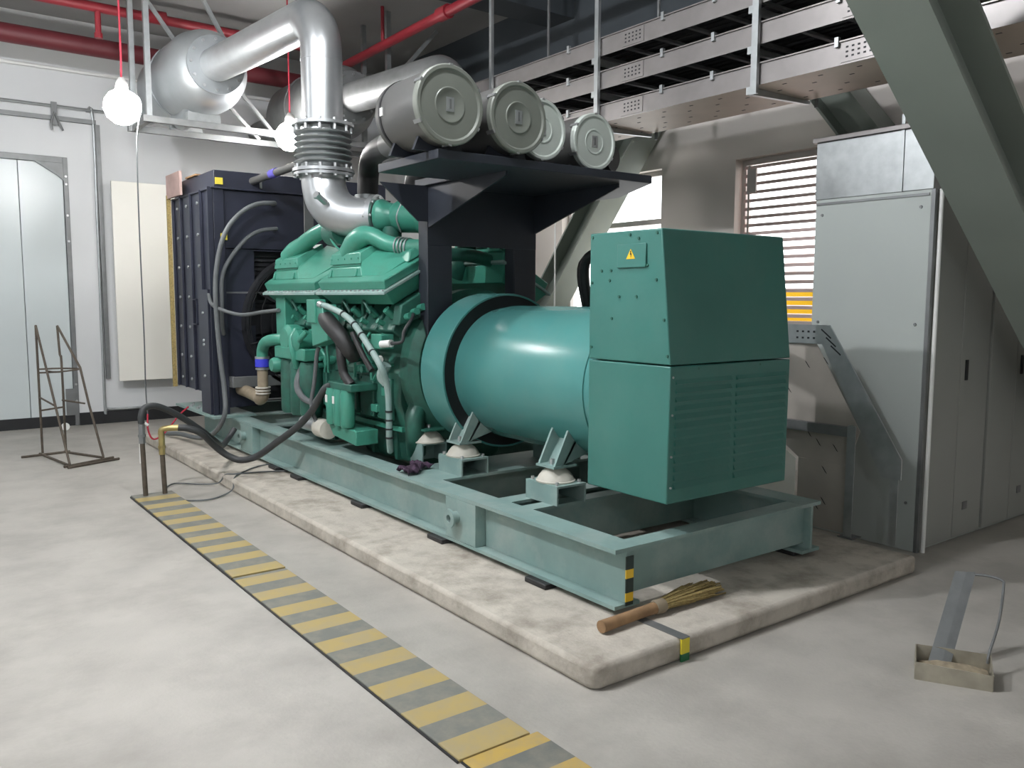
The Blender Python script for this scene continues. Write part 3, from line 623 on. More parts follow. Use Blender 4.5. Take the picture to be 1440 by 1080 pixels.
# aftercooler housings
def housing(y0, y1, sg):
    M_ = lambda x: mir(x, sg)
    def slab(b, za, zb, xa, xb, ya, yb, xa2=None, xb2=None, ya2=None, yb2=None):
        xa2 = xa if xa2 is None else xa2; xb2 = xb if xb2 is None else xb2; ya2 = ya if ya2 is None else ya2; yb2 = yb if yb2 is None else yb2
        sh = lambda x, z: z - .052 + .54 * (x - 2.70)
        b.add([(M_(xa), ya, sh(xa, za)), (M_(xb), ya, sh(xb, za)), (M_(xb), yb, sh(xb, za)), (M_(xa), yb, sh(xa, za)), (M_(xa2), ya2, sh(xa2, zb)), (M_(xb2), ya2, sh(xb2, zb)), (M_(xb2), yb2, sh(xb2, zb)), (M_(xa2), yb2, sh(xa2, zb))],
              [(0, 3, 2, 1), (4, 5, 6, 7), (0, 1, 5, 4), (1, 2, 6, 5), (2, 3, 7, 6), (3, 0, 4, 7)])
    L = y1 - y0
    b = MB(); slab(b, 1.50, 1.625, 2.80, 3.10, y0 + .05, y1 - .05, 2.715, 3.12, y0, y1)
    hs = b.build('aftercooler_housing', K['eng'], EN, .006)
    b = MB(); slab(b, 1.625, 1.645, 2.69, 3.14, y0 - .02, y1 + .02); b.build('bolt_flange', K['skid'], hs, .003)
    b = MB(); slab(b, 1.645, 1.715, 2.72, 3.12, y0 + .02, y1 - .02, 2.70, 3.12, y0, y1)
    slab(b, 1.715, 1.735, 2.70, 3.14, y0, y1, 2.72, 3.14, y0 + .05, y1 - .05)
    b.build('lower_cover', K['eng'], hs, .006)
    # stepped upper cover: broad shoulder then chimney
    ca, cb = y0 + .40 * L, y0 + .84 * L
    b = MB(); slab(b, 1.735, 1.80, 2.725, 3.02, ca - .05, cb + .05, 2.735, 3.0, ca - .02, cb + .02)
    slab(b, 1.80, 1.822, 2.745, 2.98, ca, cb)
    slab(b, 1.822, 1.90, 2.735, 2.98, ca - .02, cb + .02, 2.74, 2.97, ca, cb)
    b.build('upper_cover', K['eng'], hs, .006)
    b = MB()  # sloping wings towards both ends
    b.add([(M_(2.73), ca - .03, 1.705), (M_(2.73), y0 + .08, 1.70), (M_(3.10), y0 + .06, 1.92), (M_(3.0), ca - .02, 1.98), (M_(2.75), ca, 1.81)],
          [(0, 1, 2, 3, 4)]); b.add([(M_(2.73), ca - .03, 1.68), (M_(2.73), y0 + .08, 1.68), (M_(3.10), y0 + .06, 1.88), (M_(3.0), ca - .02, 1.83)], [(0, 1, 2, 3)])
    b.f += [(0, 1, 6, 5), (1, 2, 7, 6), (2, 3, 8, 7)]
    b.build('side_wing', K['eng'], hs)
    b = MB(); slab(b, 1.735, 1.80, 2.90, 3.13, y0 + .02, y0 + .22, 2.93, 3.12, y0 + .05, y0 + .19); b.build('end_cover', K['eng'], hs, .01)
    for k in range(2):
        b = MB(); slab(b, 1.745, 1.79, 2.712, 2.73, ca + .02 + k * (cb - ca - .05), ca + .05 + k * (cb - ca - .05), 2.722, 2.74)
        b.build('web', K['eng'], hs, .004)
    if sg > 0:
        n = 16
        bolts(hs, [(2.70, y0 + .02 + (L - .04) * i / (n - 1), 1.593) for i in range(n)], (0, 0, 1), .008, .010, 'galv')
        bolts(hs, [(2.735, ca + .02 + (cb - ca - .04) * i / 4, 1.83) for i in range(5)], (-1, 0, 0), .006, .005, 'eng')
    cm = (ca + cb) / 2
    return hs, ca, cb
def pipes(y0, y1, sg, kind):
    hs, ca, cb = housing(y0, y1, sg)
    M_ = lambda x: mir(x, sg); cm = (ca + cb) / 2
    if kind == 'near': pts = [(2.83, cm + .05, 1.93), (2.81, cm - .05, 1.99), (2.81, cm - .16, 2.035), (2.84, cm - .25, 2.03), (2.885, cm - .32, 1.99), (2.94, cm - .41, 1.96), (3.0, cm - .54, 1.945), (3.06, cm - .66, 1.945)]
    else: pts = [(2.83, cm + .08, 1.93), (2.83, cm, 1.98), (2.84, cm - .14, 2.03), (2.87, cm - .30, 2.10), (2.92, cm - .44, 2.15), (3.0, cm - .6, 2.18)]
    pts = [(M_(x), y, z - .045) for x, y, z in pts]
    b = MB().tube(pts, .06, 20, 6, [.10, .09, .075, .062, .058, .058, .058, .056] if kind == 'near' else [.10, .085, .07, .062, .058, .056]); p = b.build('charge_pipe', K['eng'], hs)
    q = Vector(pts[-3]) if kind == 'near' else Vector(pts[-2]); r = Vector(pts[-2]) if kind == 'near' else Vector(pts[-1]); dd = (r - q).normalized()
    cl = MB()
    for k in (.1, .3, .5, .7): cl.lathe([(0, .057), (0, .066), (.012, .066), (.012, .057)], q + (r - q) * k, dd, 24, False)
    cl.build('hose_clamps', K['galv'] if kind == 'near' else K['eng'], hs)
for sg in (1, -1):
    pipes(5.05, 6.12, sg, 'near'); pipes(6.19, 7.25, sg, 'far')
# turbochargers
for sg in (1, -1):
    x = mir(2.90, sg)
    td = V(.55 * sg, -.83, 0).normalized(); tp = V(mir(3.02, sg), 5.70, 2.15)
    tb = MB().lathe([(0, .09), (0, .125), (.03, .13), (.08, .105), (.13, .095), (.18, .12), (.32, .125), (.35, .14), (.40, .145), (.43, .12), (.44, .08)], tp, td, 36).build('turbocharger', K['eng'], EN)
    MB().ring(tp + td * .355, td, .12, .152, .035, 36).build('clamp_band', K['eng'], tb)
    MB().tube([tp + td * .1 - V(0, 0, .08), tp + td * .1 - V(0, 0, .2), tp + td * .08 + V(.05 * sg, 0, -.32), tp + V(.1 * sg, 0, -.42)], .075, 16, 5).build('turbine_inlet', K['engd'], tb)
    MB().tube([tp + td * .22 + V(-.07 * sg, -.06, .09), tp + td * .2 + V(-.10 * sg, -.07, -.02), tp + td * .2 + V(-.06 * sg, -.06, -.12)], .007, 6).build('drain_line', K['galv'], tb)
    # dark intake duct from air filter back to the compressor
    MB().tube([(mir(2.62, sg), 4.43, 2.53), (mir(2.76, sg), 4.9, 2.57), (mir(2.98, sg), 5.6, 2.63), (mir(3.13, sg), 6.02, 2.64), (mir(3.19, sg), 6.2, 2.55), (mir(3.19, sg), 6.22, 2.40), (mir(3.19, sg), 6.22, 2.2)], .085, 18, 6).build('intake_duct', K['rubber'], EN)
    MB().cyl((mir(2.72, sg), 4.76, 2.56), (mir(2.87, sg), 5.25, 2.60), .092, n=24).build('duct_sleeve', K['filt'], EN)
    MB().ring((mir(3.19, sg), 6.22, 2.34), (0, 0, 1), .08, .105, .03, 24).build('duct_clamp', K['galv'], EN)
MB().box(3.25, 3.57, 5.15, 7.1, 1.42, 1.60).build('valley_cover', K['engd'], EN, .01)
MB().tube([(3.1, 5.25, 1.83), (3.3, 5.2, 1.86), (3.5, 5.2, 1.86), (3.72, 5.25, 1.83)], .05, 14).build('crossover_pipe', K['engd'], EN)
MB().cyl((3.0, 6.0, 1.86), (3.0, 7.1, 1.86), .05, n=16).build('exhaust_manifold', K['engd'], EN)
for i in range(4):
    MB().tube([(3.0, 6.1 + i * .28, 1.85), (3.1, 6.1 + i * .28, 1.78), (3.15, 6.1 + i * .28, 1.6)], .04, 12).build('manifold_branch', K['engd'], EN)
MB().cyl((2.86, 5.98, 2.05), (2.86, 6.18, 2.05), .10, n=24).build('manifold_cap', K['engd'], EN)
MB().tube([(2.80, 6.08, 2.12), (2.78, 6.06, 2.02), (2.80, 5.98, 1.93), (2.84, 5.88, 1.88)], .008, 8).build('oil_line', K['eng'], EN)
# left side accessories
cb = MB().box(2.57, 2.66, 5.885, 6.04, 1.36, 1.535).build('control_box', K['eng'], EN, .006)
MB().prism([(2.585, 5.70, 1.24), (2.585, 5.98, 1.18), (2.585, 6.0, 1.36), (2.585, 5.87, 1.50), (2.585, 5.80, 1.50)], (.12, 0, 0)).build('control_housing', K['eng'], cb, .008)
MB().cyl((2.60, 5.86, 1.50), (2.60, 5.80, 1.49), .028, n=14).build('connector', K['steel'], cb)
MB().tube([(2.60, 5.82, 1.495), (2.6, 5.70, 1.48), (2.61, 5.48, 1.43), (2.62, 5.33, 1.36), (2.62, 5.12, 1.22), (2.63, 4.98, 1.10), (2.68, 4.99, .98), (2.70, 5.0, .82), (2.70, 5.0, .62), (2.74, 5.06, .5)], .022, 12).build('wiring_harness', K['skid'], EN)
MB().tube([(2.72, 5.06, 1.10), (2.70, 5.1, 1.02), (2.73, 5.08, .97)], .035, 10).build('harness_sleeve', K['skid'], EN)
for p, dd in [((2.61, 5.48, 1.43), (0, .8, .5)), ((2.62, 5.33, 1.36), (0, .8, .5)), ((2.62, 5.22, 1.29), (0, .8, .5)), ((2.62, 5.07, 1.18), (0, .8, .5))] + [((2.70, 5.0, z), (0, 0, 1)) for z in (.60, .66, .72, .78)]:
    MB().ring(p, dd, .02, .0265, .012, 14).build('cable_tie', K['black'], EN)
MB().tube([(2.72, 5.9, 1.40), (2.64, 5.84, 1.40), (2.61, 5.72, 1.36), (2.62, 5.58, 1.28), (2.66, 5.52, 1.18), (2.72, 5.55, 1.12)], .062, 18, 6, [.05, .06, .064, .062, .055, .05]).build('rubber_elbow', K['rubber'], EN)
MB().tube([(2.66, 5.66, 1.24), (2.65, 5.62, 1.12), (2.66, 5.60, 1.0), (2.68, 5.52, .92)], .034, 12).build('rubber_hose', K['rubber'], EN)
MB().tube([(2.66, 5.45, 1.3), (2.67, 5.3, 1.14), (2.68, 5.2, 1.05)], .02, 10).build('rubber_hose', K['rubber'], EN)
MB().box(2.70, 2.80, 5.10, 5.25, 1.20, 1.30).build('sensor_bracket', K['eng'], EN, .006)
MB().cyl((2.70, 5.09, 1.235), (2.72, 4.99, 1.245), .026, n=14).cyl((2.70, 5.12, 1.14), (2.69, 5.09, 1.13), .02, n=10).build('sensor', K['white'], EN)
MB().tube([(2.72, 4.99, 1.245), (2.75, 4.9, 1.26), (2.78, 4.92, 1.33), (2.85, 4.93, 1.42), (2.92, 5.06, 1.45)], .012, 8).build('sensor_cable', K['hosed'], EN)
# fuel filters
fh = MB().box(2.64, 2.86, 5.46, 5.84, .875, .93).build('filter_head', K['engd'], EN, .008)
for i, y in enumerate((5.80, 5.68, 5.56)):
    ff = MB().lathe([(0, .03), (0, .045), (.02, .054), (.24, .054), (.255, .048), (.27, .048)], (2.665, y, .61), (0, 0, 1), 24).build('fuel_filter', K['eng'], EN)
    if i < 2: MB().box(2.607, 2.612, y - .014, y + .016, .775, .83).build('filter_label', K['white'], ff)
MB().prism([(2.66, 5.88, .6), (2.66, 5.42, .6), (2.66, 5.42, .49), (2.66, 5.80, .52)], (.18, 0, 0)).build('filter_guard', K['eng'], EN, .008)
st = MB().lathe([(0, .05), (0, .074), (.16, .074), (.17, .05), (.18, .045)], (2.68, 5.92, .545), (0, 1, 0), 28).build('starter_motor', K['dome'], EN)
MB().lathe([(0, .045), (0, .056), (.30, .056), (.31, .03)], (2.685, 6.09, .547), (0, 1, 0), 24).build('starter_body', K['alu'], st)
MB().box(2.70, 2.90, 6.05, 6.3, .49, .57).build('starter_bracket', K['engd'], st, .006)
# oil filters and pump group at the far end
for y, zz in ((6.42, .58), (6.62, .58), (6.82, .58)):
    MB().lathe([(0, .05), (0, .08), (.03, .092), (.42, .092), (.45, .08)], (2.76, y, zz), (0, 0, 1), 28).build('oil_filter', K['engd'], EN)
pg = MB().box(2.66, 2.84, 6.32, 6.95, 1.04, 1.14).build('filter_header', K['eng'], EN, .012)
MB().lathe([(0, .11), (.04, .125), (.12, .125), (.15, .09)], (2.82, 6.75, 1.2), (-1, 0, 0), 28).build('water_pump', K['eng'], EN)
MB().lathe([(0, .075), (.03, .085), (.12, .085), (.14, .05)], (2.78, 6.48, 1.2), (-1, 0, 0), 24).build('pump_cover', K['eng'], EN)
MB().lathe([(0, .06), (.1, .065), (.13, .05)], (2.74, 6.9, .98), (-1, 0, 0), 20).build('thermostat', K['eng'], EN)
MB().tube([(2.72, 6.6, 1.28), (2.66, 6.55, 1.2), (2.66, 6.52, 1.08), (2.7, 6.55, .98)], .03, 12).build('pump_pipe', K['eng'], EN)
MB().tube([(2.68, 6.3, 1.28), (2.65, 6.36, 1.22), (2.68, 6.44, 1.20)], .022, 10).build('pump_pipe', K['eng'], EN)
MB().box(2.74, 2.9, 6.9, 7.1, 1.05, 1.55).build('front_support', K['eng'], EN, .01)
MB().tube([(2.73, 6.52, .98), (2.68, 6.5, .88), (2.65, 6.42, .80), (2.64, 6.26, .745), (2.64, 6.1, .74), (2.64, 6.02, .78), (2.65, 5.93, .86), (2.66, 5.83, .90), (2.68, 5.75, .91)], .022, 10, 6, [.03, .028, .024, .022, .022, .022]).build('fuel_line', K['hose'], EN)
MB().tube([(2.64, 5.98, 1.17), (2.63, 6.0, 1.12), (2.63, 6.06, .9), (2.62, 6.10, .72), (2.64, 6.05, .58)], .016, 10).build('starter_cable', K['hose'], EN)
# coolant pipe to the radiator
MB().tube([(2.8, 6.86, 1.19), (2.70, 6.98, 1.19), (2.66, 7.12, 1.165), (2.66, 7.22, 1.10), (2.66, 7.24, 1.01)], .05, 18).build('coolant_elbow', K['eng'], EN)
MB().cyl((2.66, 7.24, 1.0), (2.66, 7.24, .72), .046, n=18).build('coolant_hose', K['brownpipe'], EN)
MB().ring((2.66, 7.24, .94), (0, 0, 1), .046, .062, .07, 24).build('blue_clamp', K['blue'], EN, label='blue clamp band')
MB().ring((2.66, 7.24, 1.01), (0, 0, 1), .045, .062, .02, 24).ring((2.66, 7.24, .915), (0, 0, 1), .045, .06, .016, 24).build('steel_clamp', K['galv'], EN)
MB().tube([(2.66, 7.24, .74), (2.66, 7.25, .68), (2.66, 7.32, .645), (2.68, 7.42, .65), (2.72, 7.8, .66), (2.72, 8.05, .67)], .055, 18).build('coolant_bend', K['brownpipe'], EN)
cr = MB()
for z in (.70, .725, .75): cr.ring((2.66, 7.24, z), (0, 0, 1), .046, .066, .012, 24)
cr.build('bend_clamps', K['dome'], EN)
cp = MB().cyl((2.93, 6.55, 2.69), (2.88, 8.1, 2.64), .035, n=14).build('top_coolant_pipe', K['filt'], EN)
MB().cyl((2.905, 7.42, 2.665), (2.90, 7.54, 2.66), .041, n=14).build('lilac_clamp', K['bluel'], EN)
MB().box(3.27, 3.36, 7.68, 7.70, 1.75, 2.66).build('fan_support_strip', K['galvd'], EN)
# small fittings, plugs and lines scattered on the left flank
for i in range(26):
    y = rnd.uniform(5.18, 7.1); z = rnd.choice((1.04, 1.1, 1.2, 1.3, .72, .9)) + rnd.uniform(-.03, .03); x = 2.83 if z > 1.15 else 2.84
    if rnd.random() < .5: MB().cyl((x + .06, y, z), (x - rnd.uniform(.02, .06), y, z + rnd.uniform(-.02, .02)), rnd.uniform(.014, .034), n=10).build('fitting', K['eng'], EN)
    else: MB().box(x - .03, x + .08, y - .03, y + rnd.uniform(.02, .07), z - .02, z + rnd.uniform(.02, .05)).build('bracket', K['eng'], EN, .005)
for i in range(9):
    y = 5.25 + i * .2; pts = [(2.80, y, 1.30), (2.77, y + .06, 1.2), (2.79, y + rnd.uniform(-.1, .15), 1.08), (2.81, y + rnd.uniform(-.05, .2), .96)]
    MB().tube(pts, .011, 8).build('injector_line', K['eng'], EN)
for i in range(5):
    y = 5.4 + .33 * i; MB().tube([(2.78, y, 1.44), (2.76, y + .06, 1.52), (2.80, y + .16, 1.50), (2.82, y + .2, 1.42)], .012, 8).build('vent_line', K['engd'], EN)
for i in range(5):
    y = 5.08 + .03 * i; MB().tube([(2.98 + .04 * i, y, 1.75), (3.02 + .05 * i, y - .03, 1.84), (3.1 + .05 * i, y + .05, 1.88), (3.16, y + .15, 1.8)], .014, 8).build('top_line', K['eng'] if i % 2 else K['galv'], EN)
MB().prism([(3.0, 5.03, 1.42), (3.0, 5.03, 1.60), (2.82, 5.03, 1.50), (2.80, 5.03, 1.36)], (0, .1, 0)).build('end_bracket', K['engd'], EN, .01)
for k in range(4):
    MB().cyl((2.86 + .05 * k, 5.03, 1.42 + .03 * k), (2.86 + .05 * k, 4.97, 1.43 + .03 * k), .024, n=10).build('end_fitting', K['eng'], EN)

# ------------------------------------------------------------------ hoses between engine, radiator and floor pipes
tag(MB().tube([(3.06, 7.95, 2.44), (3.04, 7.86, 2.44), (2.88, 7.84, 2.42), (2.73, 7.84, 2.34), (2.60, 7.84, 2.20), (2.52, 7.84, 2.02), (2.465, 7.84, 1.73), (2.455, 7.82, 1.4), (2.47, 7.80, 1.01), (2.48, 7.74, .70), (2.45, 7.66, .48), (2.42, 7.9, .28), (2.40, 8.35, .18), (2.36, 8.8, .16), (2.30, 9.1, .13)], .022, 12).build('radiator_hose', K['hose']), 'long grey rubber hose arching from the radiator top down to the plinth', 'hose')
tag(MB().tube([(3.07, 7.95, 2.20), (3.05, 7.86, 2.20), (2.89, 7.85, 2.17), (2.75, 7.85, 2.08), (2.6, 7.86, 1.89), (2.53, 7.86, 1.73), (2.52, 7.86, 1.5), (2.53, 7.9, 1.3), (2.56, 7.955, 1.2)], .019, 12).build('radiator_hose', K['hose']), 'shorter grey hose arching below the long one on the radiator front', 'hose')
tag(MB().tube([(2.72, 6.98, 1.44), (2.70, 7.3, 1.42), (2.64, 7.65, 1.39), (2.52, 7.75, 1.42), (2.44, 7.88, 1.48), (2.42, 7.93, 1.58)], .017, 10).build('radiator_hose', K['hose']), 'thin grey hose sagging from the engine end to the radiator post', 'hose')
def floor_pipe(x, y, h, label):
    t = thing('floor_pipe', label, 'pipe', (x, y, .02), 'pipes rising through the striped cover')
    MB().cyl((x, y, .02), (x - .01, y, h - .15), .019, n=14).build('pipe', K['rust'], t)
    MB().cyl((x - .01, y, h - .17), (x - .01, y, h - .02), .024, n=8).cyl((x - .01, y, h - .12), (x - .01, y, h - .10), .029, n=6).build('fitting', K['brass'] if h < .6 else K['galvd'], t)
    return t
floor_pipe(1.55, 6.80, .60, 'taller rusty pipe standing at the end of the striped cover')
t = floor_pipe(1.69, 6.79, .50, 'shorter rusty pipe with a brass elbow at the end of the striped cover')
MB().tube([(1.68, 6.79, .47), (1.68, 6.785, .52), (1.71, 6.77, .535), (1.80, 6.72, .54)], .024, 12).build('elbow', K['brass'], t)
tag(MB().tube([(1.54, 6.80, .585), (1.54, 6.80, .64), (1.57, 6.81, .70), (1.65, 6.82, .71), (1.76, 6.84, .66), (1.88, 6.86, .58), (2.02, 6.9, .47), (2.17, 7.05, .35), (2.3, 7.3, .26), (2.42, 7.5, .28), (2.5, 7.55, .36)], .025, 12).build('fuel_hose', K['hosed']), 'dark hose looping over from the taller floor pipe towards the rail', 'hose')
tag(MB().tube([(1.79, 6.725, .54), (1.86, 6.70, .53), (1.96, 6.70, .48), (2.08, 6.78, .36), (2.18, 6.78, .27), (2.27, 6.72, .23), (2.36, 6.6, .27), (2.46, 6.42, .40), (2.55, 6.2, .55), (2.60, 6.02, .70), (2.63, 5.90, .84), (2.66, 5.80, .90)], .027, 12).build('fuel_hose', K['hosed']), 'black hose sagging from the brass elbow up to the engine fuel filters', 'hose')
tag(MB().tube([(1.86, 8.28, .0), (1.86, 8.28, .14), (1.86, 8.28, .30), (1.87, 8.28, .35), (1.90, 8.27, .375), (1.93, 8.26, .355)], .013, 10).build('hook_pipe', K['white']), 'thin white hooked pipe standing beside the plinth behind the floor pipes', 'pipe')
tag(MB().tube([(2.68, 7.0, .115), (2.5, 6.98, .108), (2.3, 6.8, .108), (2.19, 6.66, .10), (2.14, 6.55, .04), (2.05, 6.5, .012), (1.9, 6.42, .012), (1.76, 6.5, .012), (1.7, 6.68, .012)], .006, 6).build('earth_wire', K['hose']), 'thin grey wire trailing off the plinth towards the striped cover', 'wire')
tag(MB().tube([(2.70, 6.6, .108), (2.5, 6.72, .108), (2.25, 6.78, .108), (2.18, 6.84, .10), (2.13, 6.88, .03), (2.02, 7.0, .012), (1.86, 7.15, .012), (1.74, 7.0, .012)], .006, 6).build('earth_wire', K['hose']), 'second thin grey wire crossing the plinth edge behind the first', 'wire')

# ------------------------------------------------------------------ cable trays
TX0, TX1, TY0, TY1 = 4.45, 5.05, .9, 7.6
def tray(z, label, pan):
    t = thing('cable_tray', label, 'cable tray', ((TX0 + TX1) / 2, 4.2, z), 'overhead cable trays')
    for x0, s in ((TX0, 1), (TX1 - .003, -1)):
        b = MB().box(x0, x0 + .003, TY0, TY1, z, z + .13)
        b.box(min(x0, x0 + s * .022), max(x0 + .003, x0 + s * .022), TY0, TY1, z + .13, z + .133)
        b.box(x0 - .012 if s > 0 else x0 + .003, x0 if s > 0 else x0 + .015, TY0, TY1, z + .125, z + .133)
        b.build('side_rail', K['tray'], t)
    if pan:
        sl = MB()
        for i in range(26):
            y = TY0 + .12 + i * .25
            for x, dy in ((TX0 + .1, 0), (TX0 + .22, .12), (TX1 - .22, 0), (TX1 - .1, .12)): sl.box(x - .006, x + .006, y + dy, y + dy + .03, z - .0012, z - .0002)
        MB().box(TX0 + .003, TX1 - .003, TY0, TY1, z, z + .003).build('pan', K['traypan'], t, extra=sl, extra_mat=K['dark'])
        MB().box(TX0 + .003, TX1 - .003, 2.58, 2.59, z - .003, z).box(TX0 + .003, TX1 - .003, 5.3, 5.31, z - .003, z).build('pan_joint', K['galvd'], t)
    else:
        for i in range(22):
            y = TY0 + .1 + i * .3
            MB().box(TX0 + .003, TX1 - .003, y, y + .03, z + .005, z + .025).build('rung', K['galvd'], t)
    for y in (2.62, 4.4, 6.6):
        h = MB()
        for i in range(5):
            for k in range(3): h.box(TX0 - .0065, TX0 - .005, y + .03 + i * .036, y + .045 + i * .036, z + .035 + k * .026, z + .045 + k * .026)
        MB().box(TX0 - .005, TX0 - .0005, y, y + .22, z + .012, z + .12).build('joint_plate', K['tray'], t, extra=h, extra_mat=K['dark'])
    for y in (2.85, 3.75, 4.2, 5.2): MB().box(TX0 - .02, TX0 + .004, y, y + .025, z + .10, z + .155).build('clip', K['galv'], t)
    return t
ZT = (2.875, 3.12, 3.365)
tray(ZT[0], 'lowest of the three overhead cable trays, with a perforated pan underneath', True)
tray(ZT[1], 'middle of the three overhead cable trays', False)
tray(ZT[2], 'topmost of the three overhead cable trays', False)
for z, nm in zip(ZT, ('lowest', 'middle', 'topmost')):
    b = MB()
    for k in range(7):
        x = TX0 + .07 + k * .075
        b.tube([(x + rnd.uniform(-.012, .012), TY0 + .05 + (TY1 - TY0 - .1) * i / 8, z + .048) for i in range(9)], .021, 8, 2)
    tag(b.build('cable_bundle', K['cable']), f'black cables laid along the {nm} overhead tray', 'cables', 'cables in the overhead trays', 'stuff')
def hanger(y, label):
    t = thing('tray_hanger', label, 'hanger', (TX0, y, 2.82), 'cable tray hangers')
    MB().box(TX0 - .022, TX0 - .014, y - .03, y + .03, 2.82, ZC).box(TX0 - .04, TX0 - .022, y - .03, y - .024, 2.82, ZC).build('post', K['galv'], t)
    for z in ZT: MB().prism([(TX0 - .02, y + .031, z - .05), (TX0 - .02, y + .031, z - .004), (TX1 + .02, y + .031, z - .004), (TX1 + .02, y + .031, z - .025)], (0, .03, 0)).build('bracket_arm', K['galv'], t)
    MB().prism([(TX1 + .005, y - .03, 2.82), (TX1 + .02, y - .03, 2.82), (TX1 + .02, y - .03, ZC), (TX1 + .005, y - .03, ZC)], (0, .02, 0)).build('rear_post', K['galvd'], t)
hanger(3.42, 'tray hanger nearest the camera, beside the big diagonal beam')
hanger(4.87, 'tray hanger rising behind the rightmost air filter')
hanger(6.25, 'farthest tray hanger, seen above the two grey air filters')

# ------------------------------------------------------------------ structural braces
def hbeam(p, d, n, L, w, h, side, name, label, tf=.02, tw=.014):
    """p: corner line of the lower flange, side: flange direction, n: web direction"""
    p, d, n, side = Vector(p), Vector(d).normalized(), Vector(n).normalized(), Vector(side).normalized()
    b = MB()
    def slab(s0, s1, n0, n1): b.prism([p + side * s0 + n * n0, p + side * s1 + n * n0, p + side * s1 + n * n1, p + side * s0 + n * n1], d * L)
    slab(0, w, 0, tf); slab(0, w, h - tf, h); slab(w / 2 - tw / 2, w / 2 + tw / 2, tf, h - tf)
    return tag(b.build(name, K['beam']), label, 'steel beam')
d = V(.784, 0, -.621); n = V(.621, 0, .784)
hbeam(V(3.619, 2.30, 2.915) - d * 2.75, d, n, 6.45, .34, .36, (0, -1, 0), 'brace_beam', 'huge grey diagonal steel beam crossing the upper right in front of the cabinets')
d = V(0, .63, -.777); n = V(0, .777, .63)
hbeam(V(6.2, 6.44, 2.95) - d * .95, d, n, 4.6, .34, .28, (1, 0, 0), 'brace_beam', 'grey diagonal steel beam leaning in front of the bright window behind the alternator')
d = V(0, -.63, -.777); n = V(0, -.777, .63)
hbeam(V(6.2, 4.29, 3.25) - d * .6, d, n, 1.75, .34, .28, (1, 0, 0), 'brace_beam', 'grey diagonal steel beam descending under the cable trays above the cabinet duct')

# ------------------------------------------------------------------ cabinets
def cabinet(x0, x1, seam, hx, label):
    t = thing('switch_cabinet', label, 'cabinet', ((x0 + x1) / 2, 2.95, 0), 'row of grey cabinets')
    MB().box(x0, x1, 2.56, 3.33, .0, 2.2).build('carcass', K['cab'], t, .004)
    for a, b_ in ((x0 + .03, seam), (seam, x1)):
        dr = MB().box(a + .003, b_ - .003, 2.54, 2.559, .02, 2.18).build('door', K['cabf'], t, .003)
        if a == seam:
            MB().box(hx - .015, hx + .015, 2.532, 2.54, 1.04, 1.17).build('handle', K['black'], dr)
            MB().box(hx + .05, hx + .11, 2.536, 2.54, .19, .24).build('plate', K['galvd'], dr)
    return t
c1 = cabinet(5.0, 5.82, 5.44, 5.51, 'grey cabinet at the near corner of the row, its side facing the generator')
c2 = cabinet(5.822, 6.585, 6.24, 6.31, 'grey cabinet at the right edge of the photo beside the wall')
MB().box(5.0, 5.03, 2.538, 2.56, .0, 2.2).build('corner_post', K['galvd'], c1)
MB().cyl((5.045, 2.522, .0), (5.045, 2.522, 2.2), .013, n=10).build('riser_conduit', K['white'], c1)
MB().box(4.994, 5.0, 2.57, 3.325, 2.165, 2.18).build('side_seam', K['galvd'], c1)
bolts(c1, [(5.0, y, z) for y in (2.62, 3.28) for z in (.3, 1.4, 2.1)], (-1, 0, 0), .010, .006, 'galvd')
t = thing('cable_duct_box', 'galvanised duct box standing on the near grey cabinet', 'duct box', (5.35, 3.05, 2.2))
MB().box(5.0, 5.7, 2.55, 3.34, 2.201, 2.57).build('box', K['galv'], t, .003)
MB().box(4.98, 5.72, 2.53, 3.36, 2.57, 2.60).build('lid', K['tray'], t, .003)
MB().box(4.992, 5.0, 2.74, 2.76, 2.201, 2.66).build('edge_flange', K['galv'], t)

# sloped tray between generator and cabinets
t = thing('sloped_cable_tray', 'galvanised cable tray sloping down to the plinth in front of the grey cabinet', 'cable tray', (4.78, 3.2, .1))
q = [(3.00, 1.39), (2.50, .62), (2.50, .50), (2.62, .50), (2.885, .98), (3.05, 1.27), (4.05, 1.27), (4.05, 1.39)]
h = MB()
for i in range(4):
    for k in range(2): h.box(4.6985, 4.70, 3.10 + i * .04, 3.115 + i * .04, 1.30 + k * .04, 1.312 + k * .04)
for i in range(3):
    h.prism([(4.6995, 3.06 - i * .035, 1.36 - .05 * i), (4.6995, 2.99 - i * .035, 1.305 - .05 * i), (4.6995, 2.985 - i * .035, 1.312 - .05 * i), (4.6995, 3.055 - i * .035, 1.367 - .05 * i)], (-.001, 0, 0))
MB().prism([(4.70, y, z) for y, z in q], (.01, 0, 0)).build('side_rail', K['galv'], t, extra=h, extra_mat=K['dark'])
def slots(ps):
    sl = MB()
    for y, z in ps: sl.prism([(4.7195, y, z), (4.7195, y - .012, z - .008), (4.7195, y + .018, z + .032), (4.7195, y + .03, z + .04)], (-.001, 0, 0))
    return sl
MB().prism([(4.72, 3.10, 1.27), (4.72, 2.78, .75), (4.72, 2.85, .53), (4.72, 3.20, .53), (4.72, 3.9, 1.0), (4.72, 3.9, 1.27)], (.006, 0, 0)).build('bed_panel', K['traybed'], t, extra=slots(((3.15, 1.12), (3.02, 1.15), (3.05, .63), (2.93, .61), (3.12, .68), (3.28, .95))), extra_mat=K['dark'])
MB().prism([(4.72, 2.85, .528), (4.72, 3.20, .528), (4.72, 3.20, .1), (4.72, 2.85, .1)], (.006, 0, 0)).build('lower_panel', K['traybed'], t, extra=slots(((3.0, .46), (3.05, .22), (3.0, .26))), extra_mat=K['dark'])
